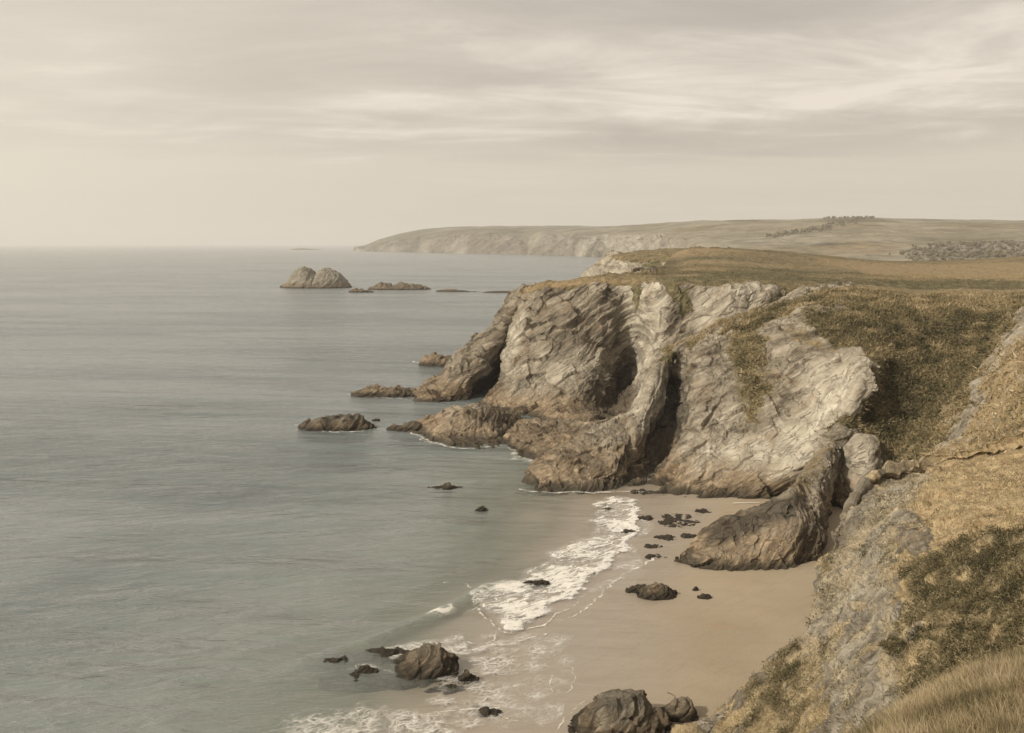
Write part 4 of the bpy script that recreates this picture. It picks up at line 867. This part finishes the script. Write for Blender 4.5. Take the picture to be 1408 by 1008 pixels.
def log_(name, p0, p1, r0, label, mat):
    a = ong(*p0); b_ = ong(*p1); L = b_-a; L[2] = 0; Ln = np.linalg.norm(L); L /= Ln; sd2 = np.array([-L[1], L[0], 0])
    V = []; n = 14
    for i in range(n):
        f = i/(n-1); c0 = a+(b_-a)*f+sd2*.03*math.sin(f*5)+np.array([0, 0, r0*.7]); r = r0*(1-.55*f)
        for q in range(7): V.append(c0+r*(math.cos(q*.8976)*sd2+math.sin(q*.8976)*np.array([0, 0, 1.0])))
    Q = [[i*7+q, i*7+(q+1) % 7, (i+1)*7+(q+1) % 7, (i+1)*7+q] for i in range(n-1) for q in range(7)]
    o = mesh_from(name, np.array(V), np.array(Q), mat, None, True); tagobj(o, label, 'driftwood'); return o
m, t, b, out = newmat('driftwood'); b.inputs['Base Color'].default_value = (.10, .08, .055, 1)
log_('driftwood_stick', (918, 953), (928, 957), .05, 'small dark stick lying on the sand behind the pale ledged boulder', m)
m, t, b, out = newmat('pale_driftwood'); b.inputs['Base Color'].default_value = (.55, .50, .42, 1)
log_('driftwood_log', (1008, 693), (1044, 692), .14, 'pale bleached log on the sand at the foot of the slab cliff', m)

# ------------------------------------------------------------------ far land
def fcol(u, vb, vc, vt, d0=None, back=1500):
    d = gz(u, vb)[1] if d0 is None else d0
    return [(u, vb, d), (u+1, (vb*2+vc)/3, d+40), (u+2, (vb+2*vc)/3, d+90), (u+3, vc, d+170), (u+3, vc*.45+vt*.55, d+600), (u+4, vt, d+back), (u+6, vt+6, d+back+900)]
FC = [fcol(484, 345.0, 344.3, 343.5), fcol(500, 345.6, 341, 337.5), fcol(520, 346.2, 338, 329), fcol(560, 347, 334, 318.5), fcol(600, 347.8, 330, 313.5), fcol(640, 348.8, 329, 312), fcol(680, 349.6, 324, 311), fcol(700, 350, 322, 311.2), fcol(720, 350.4, 325, 311.2), fcol(745, 351, 321, 311),
      fcol(770, 351.6, 326, 310.8), fcol(800, 352.6, 322, 311.3), fcol(830, 354, 324, 312), fcol(860, 356, 322, 310.5), fcol(900, 358, 326, 307.5), fcol(940, 362, 330, 305), fcol(1000, 366, 336, 303.5), fcol(1080, 370, 345, 302.5), fcol(1140, 372, 350, 300.5), fcol(1180, 373, 352, 299.5), fcol(1240, 374, 354, 301.5), fcol(1320, 376, 356, 302.5), fcol(1408, 378, 356, 304), fcol(1600, 380, 358, 304)]
def mFar(P, u, v, Nf, A):
    Pf = P.astype(np.float32)
    top = np.interp(u, [480, 560, 680, 760, 860, 940, 1000], [345, 332, 325, 325, 325, 328, 334])
    A['veg'] = np.clip(.5+(top-v)/6+.55*vn(Pf, 90, 2.0)+.25*vn(Pf, 40, 5.0), 0, 1)+smoothstep(u, 900, 960)
    A['dry'] = np.clip(.30+.5*vn(Pf, 300, 2.0)-.3*smoothstep(860-u, 0, 300), 0, 1)
    A['pale'] = np.clip(.15+.5*smoothstep(u, 660, 800)+.9*vn(Pf, 120, 7.0), 0, 1)
    for poly, dr in [([(1080,326),(1260,318),(1260,330),(1060,336)], .55), ([(950,318),(1060,316),(1130,304),(950,306)], .45), ([(1200,306),(1408,310),(1408,318),(1210,316)], .65), ([(900,330),(1000,324),(1050,336),(960,345)], .2), ([(1130,336),(1260,332),(1230,350),(1130,352)], .75)]:
        mm = inpoly(u, v, poly, 1.5); A['dry'] = A['dry']*(1-mm)+dr*mm
    for poly in [[(1000,317),(1260,317.2),(1260,318.6),(1000,318.6)], [(1190,310),(1408,312),(1408,313.2),(1190,311.2)], [(960,331),(1110,335),(1110,336.5),(960,332.5)], [(1060,337),(1250,333),(1250,334.5),(1060,338.6)], [(1200,327),(1290,329),(1290,330.5),(1200,328)], [(640,314.5),(860,316),(860,317),(640,315.4)], [(1180,299),(1408,303),(1408,305),(1180,301)]]:
        mm = inpoly(u, v, poly, .7); A['dry'] = A['dry']*(1-mm)-.3*mm
    dk = inpoly(u, v, [(1050,324),(1120,314),(1180,300),(1192,301),(1130,317),(1060,327)], 1.2)
    dk = np.maximum(dk, inpoly(u, v, [(1240,345),(1300,334),(1408,332),(1600,330),(1600,362),(1260,360)], 3)*.9)
    dk = np.maximum(dk, inpoly(u, v, [(1290,318),(1370,316),(1370,324),(1300,325)], 2)*.7)
    A['veg'] = np.maximum(A['veg'], dk); A['dry'] = A['dry']*(1-dk); A['wet'] = 0*u
G = loft(FC, 14, resv=13, skirt=10)
oFar, PFar, NFar, AFar = land('far_headland', G, M_far, lambda P, A: (14*ridged(P.astype(np.float32), 150, 3, 1.0)+6*facet(P.astype(np.float32), 45, 2.0))*(1-.93*np.clip(A['veg'], 0, 1))+2*vn(P.astype(np.float32), 60, 1.0), mFar, wpx=1.2,
     label='hazy far headland with pale cliffs and fields on top')
# far woods and hedgerows: clumps of leaf masses
def clumps(name, pts, rad, mat, label, kind='stuff', cat=None, seed=1):
    r = np.random.default_rng(seed); Vs = []; Qs = []; k = 0
    th_ = np.linspace(0, 2*np.pi, 8, endpoint=False); ph_ = np.array([-.9, -.2, .5, 1.1])
    for p, rr in zip(pts, rad):
        V = []
        for ph in ph_:
            for th2 in th_: V.append([math.cos(ph)*math.cos(th2), math.cos(ph)*math.sin(th2), math.sin(ph)*.75])
        V = np.array(V)*rr*(.75+.5*r.random((len(V), 1))); Vs.append(V+p)
        for i in range(3):
            for j in range(8): Qs.append([k+i*8+j, k+i*8+(j+1) % 8, k+(i+1)*8+(j+1) % 8, k+(i+1)*8+j])
        Qs.append([k+24, k+26, k+28, k+30]); k += len(V)
    V = np.concatenate(Vs); o = mesh_from(name, V, np.array(Qs), mat, {'tone': np.repeat(np.clip(.31+.03*r.normal(size=len(pts)), 0, 1), 32)}, False)
    tagobj(o, label, cat, kind=kind); return o
uF, vF = px(PFar.reshape(-1, 3)); PF2 = PFar.reshape(-1, 3); frontF = np.ones(len(uF), bool)
def pick(poly, n, seed, zoff=3):
    _, ins = polydist(uF, vF, poly); front = PF2[:, 1] < 8000
    idx = np.nonzero(ins)[0]; r = np.random.default_rng(seed); idx = r.choice(idx, min(n, len(idx)), replace=False)
    return PF2[idx]+np.array([0, 0, zoff])+r.normal(0, 1, (len(idx), 3))*np.array([9, 14, 0]), (5+7*r.random(len(idx))**2)
M_wood = leafmat('far_foliage', GREENS, .05)
p_, r_ = pick([(1235,350),(1262,340),(1300,335),(1408,333),(1500,333),(1500,362),(1250,362)], 2200, 1); clumps('far_wood', p_, r_*.36, M_wood, 'dark far wood lying behind the clifftop fields on the right')
p_, r_ = pick([(1055,325),(1120,314),(1165,302),(1190,300),(1192,303),(1130,318),(1060,328)], 500, 2); clumps('hedgerow', p_, r_*.34, M_wood, 'diagonal dark hedgerow climbing the far hill to its highest point')
p_, r_ = pick([(1130,298),(1200,298),(1200,301.5),(1130,302)], 40, 3); clumps('skyline_trees', p_, r_*.45, M_wood, 'row of small trees on the far hill skyline')
# ------------------------------------------------------------------ haze
m = bpy.data.materials.new('haze'); m.use_nodes = True; t = m.node_tree; t.nodes.clear()
out = N(t, 'ShaderNodeOutputMaterial'); pv = N(t, 'ShaderNodeVolumePrincipled')
pv.inputs['Color'].default_value = (0.93, 0.92, 0.90, 1); pv.inputs['Density'].default_value = 0.000095; pv.inputs['Anisotropy'].default_value = 0.2
t.links.new(pv.outputs[0], out.inputs['Volume'])
x0, x1, y0, y1, z0, z1 = -60000, 60000, -6000, 80000, -12, 330
x0, x1, y0, y1 = xs[0]-500, xs[-1]+500, ys[0]-500, ys[-1]+500
V = np.array([(x, y, z) for x in (x0, x1) for y in (y0, y1) for z in (z0, z1)])
o = mesh_from('haze', V, np.array([(0,1,3,2),(4,6,7,5),(0,4,5,1),(2,3,7,6),(0,2,6,4),(1,5,7,3)]), m)
tagobj(o, 'pale sea haze', kind='stuff'); m.cycles.homogeneous_volume = True
print('zmax far', sorted([(len(o.data.loops)-2*len(o.data.polygons), o.name) for o in bpy.data.objects if o.type == 'MESH'])[-12:], PFar[:, :, 2].max(), 'objects', len(bpy.data.objects), 'tris', sum(len(o.data.loops)-2*len(o.data.polygons) for o in bpy.data.objects if o.type == 'MESH'), 'time', round(time.time()-T0, 1))
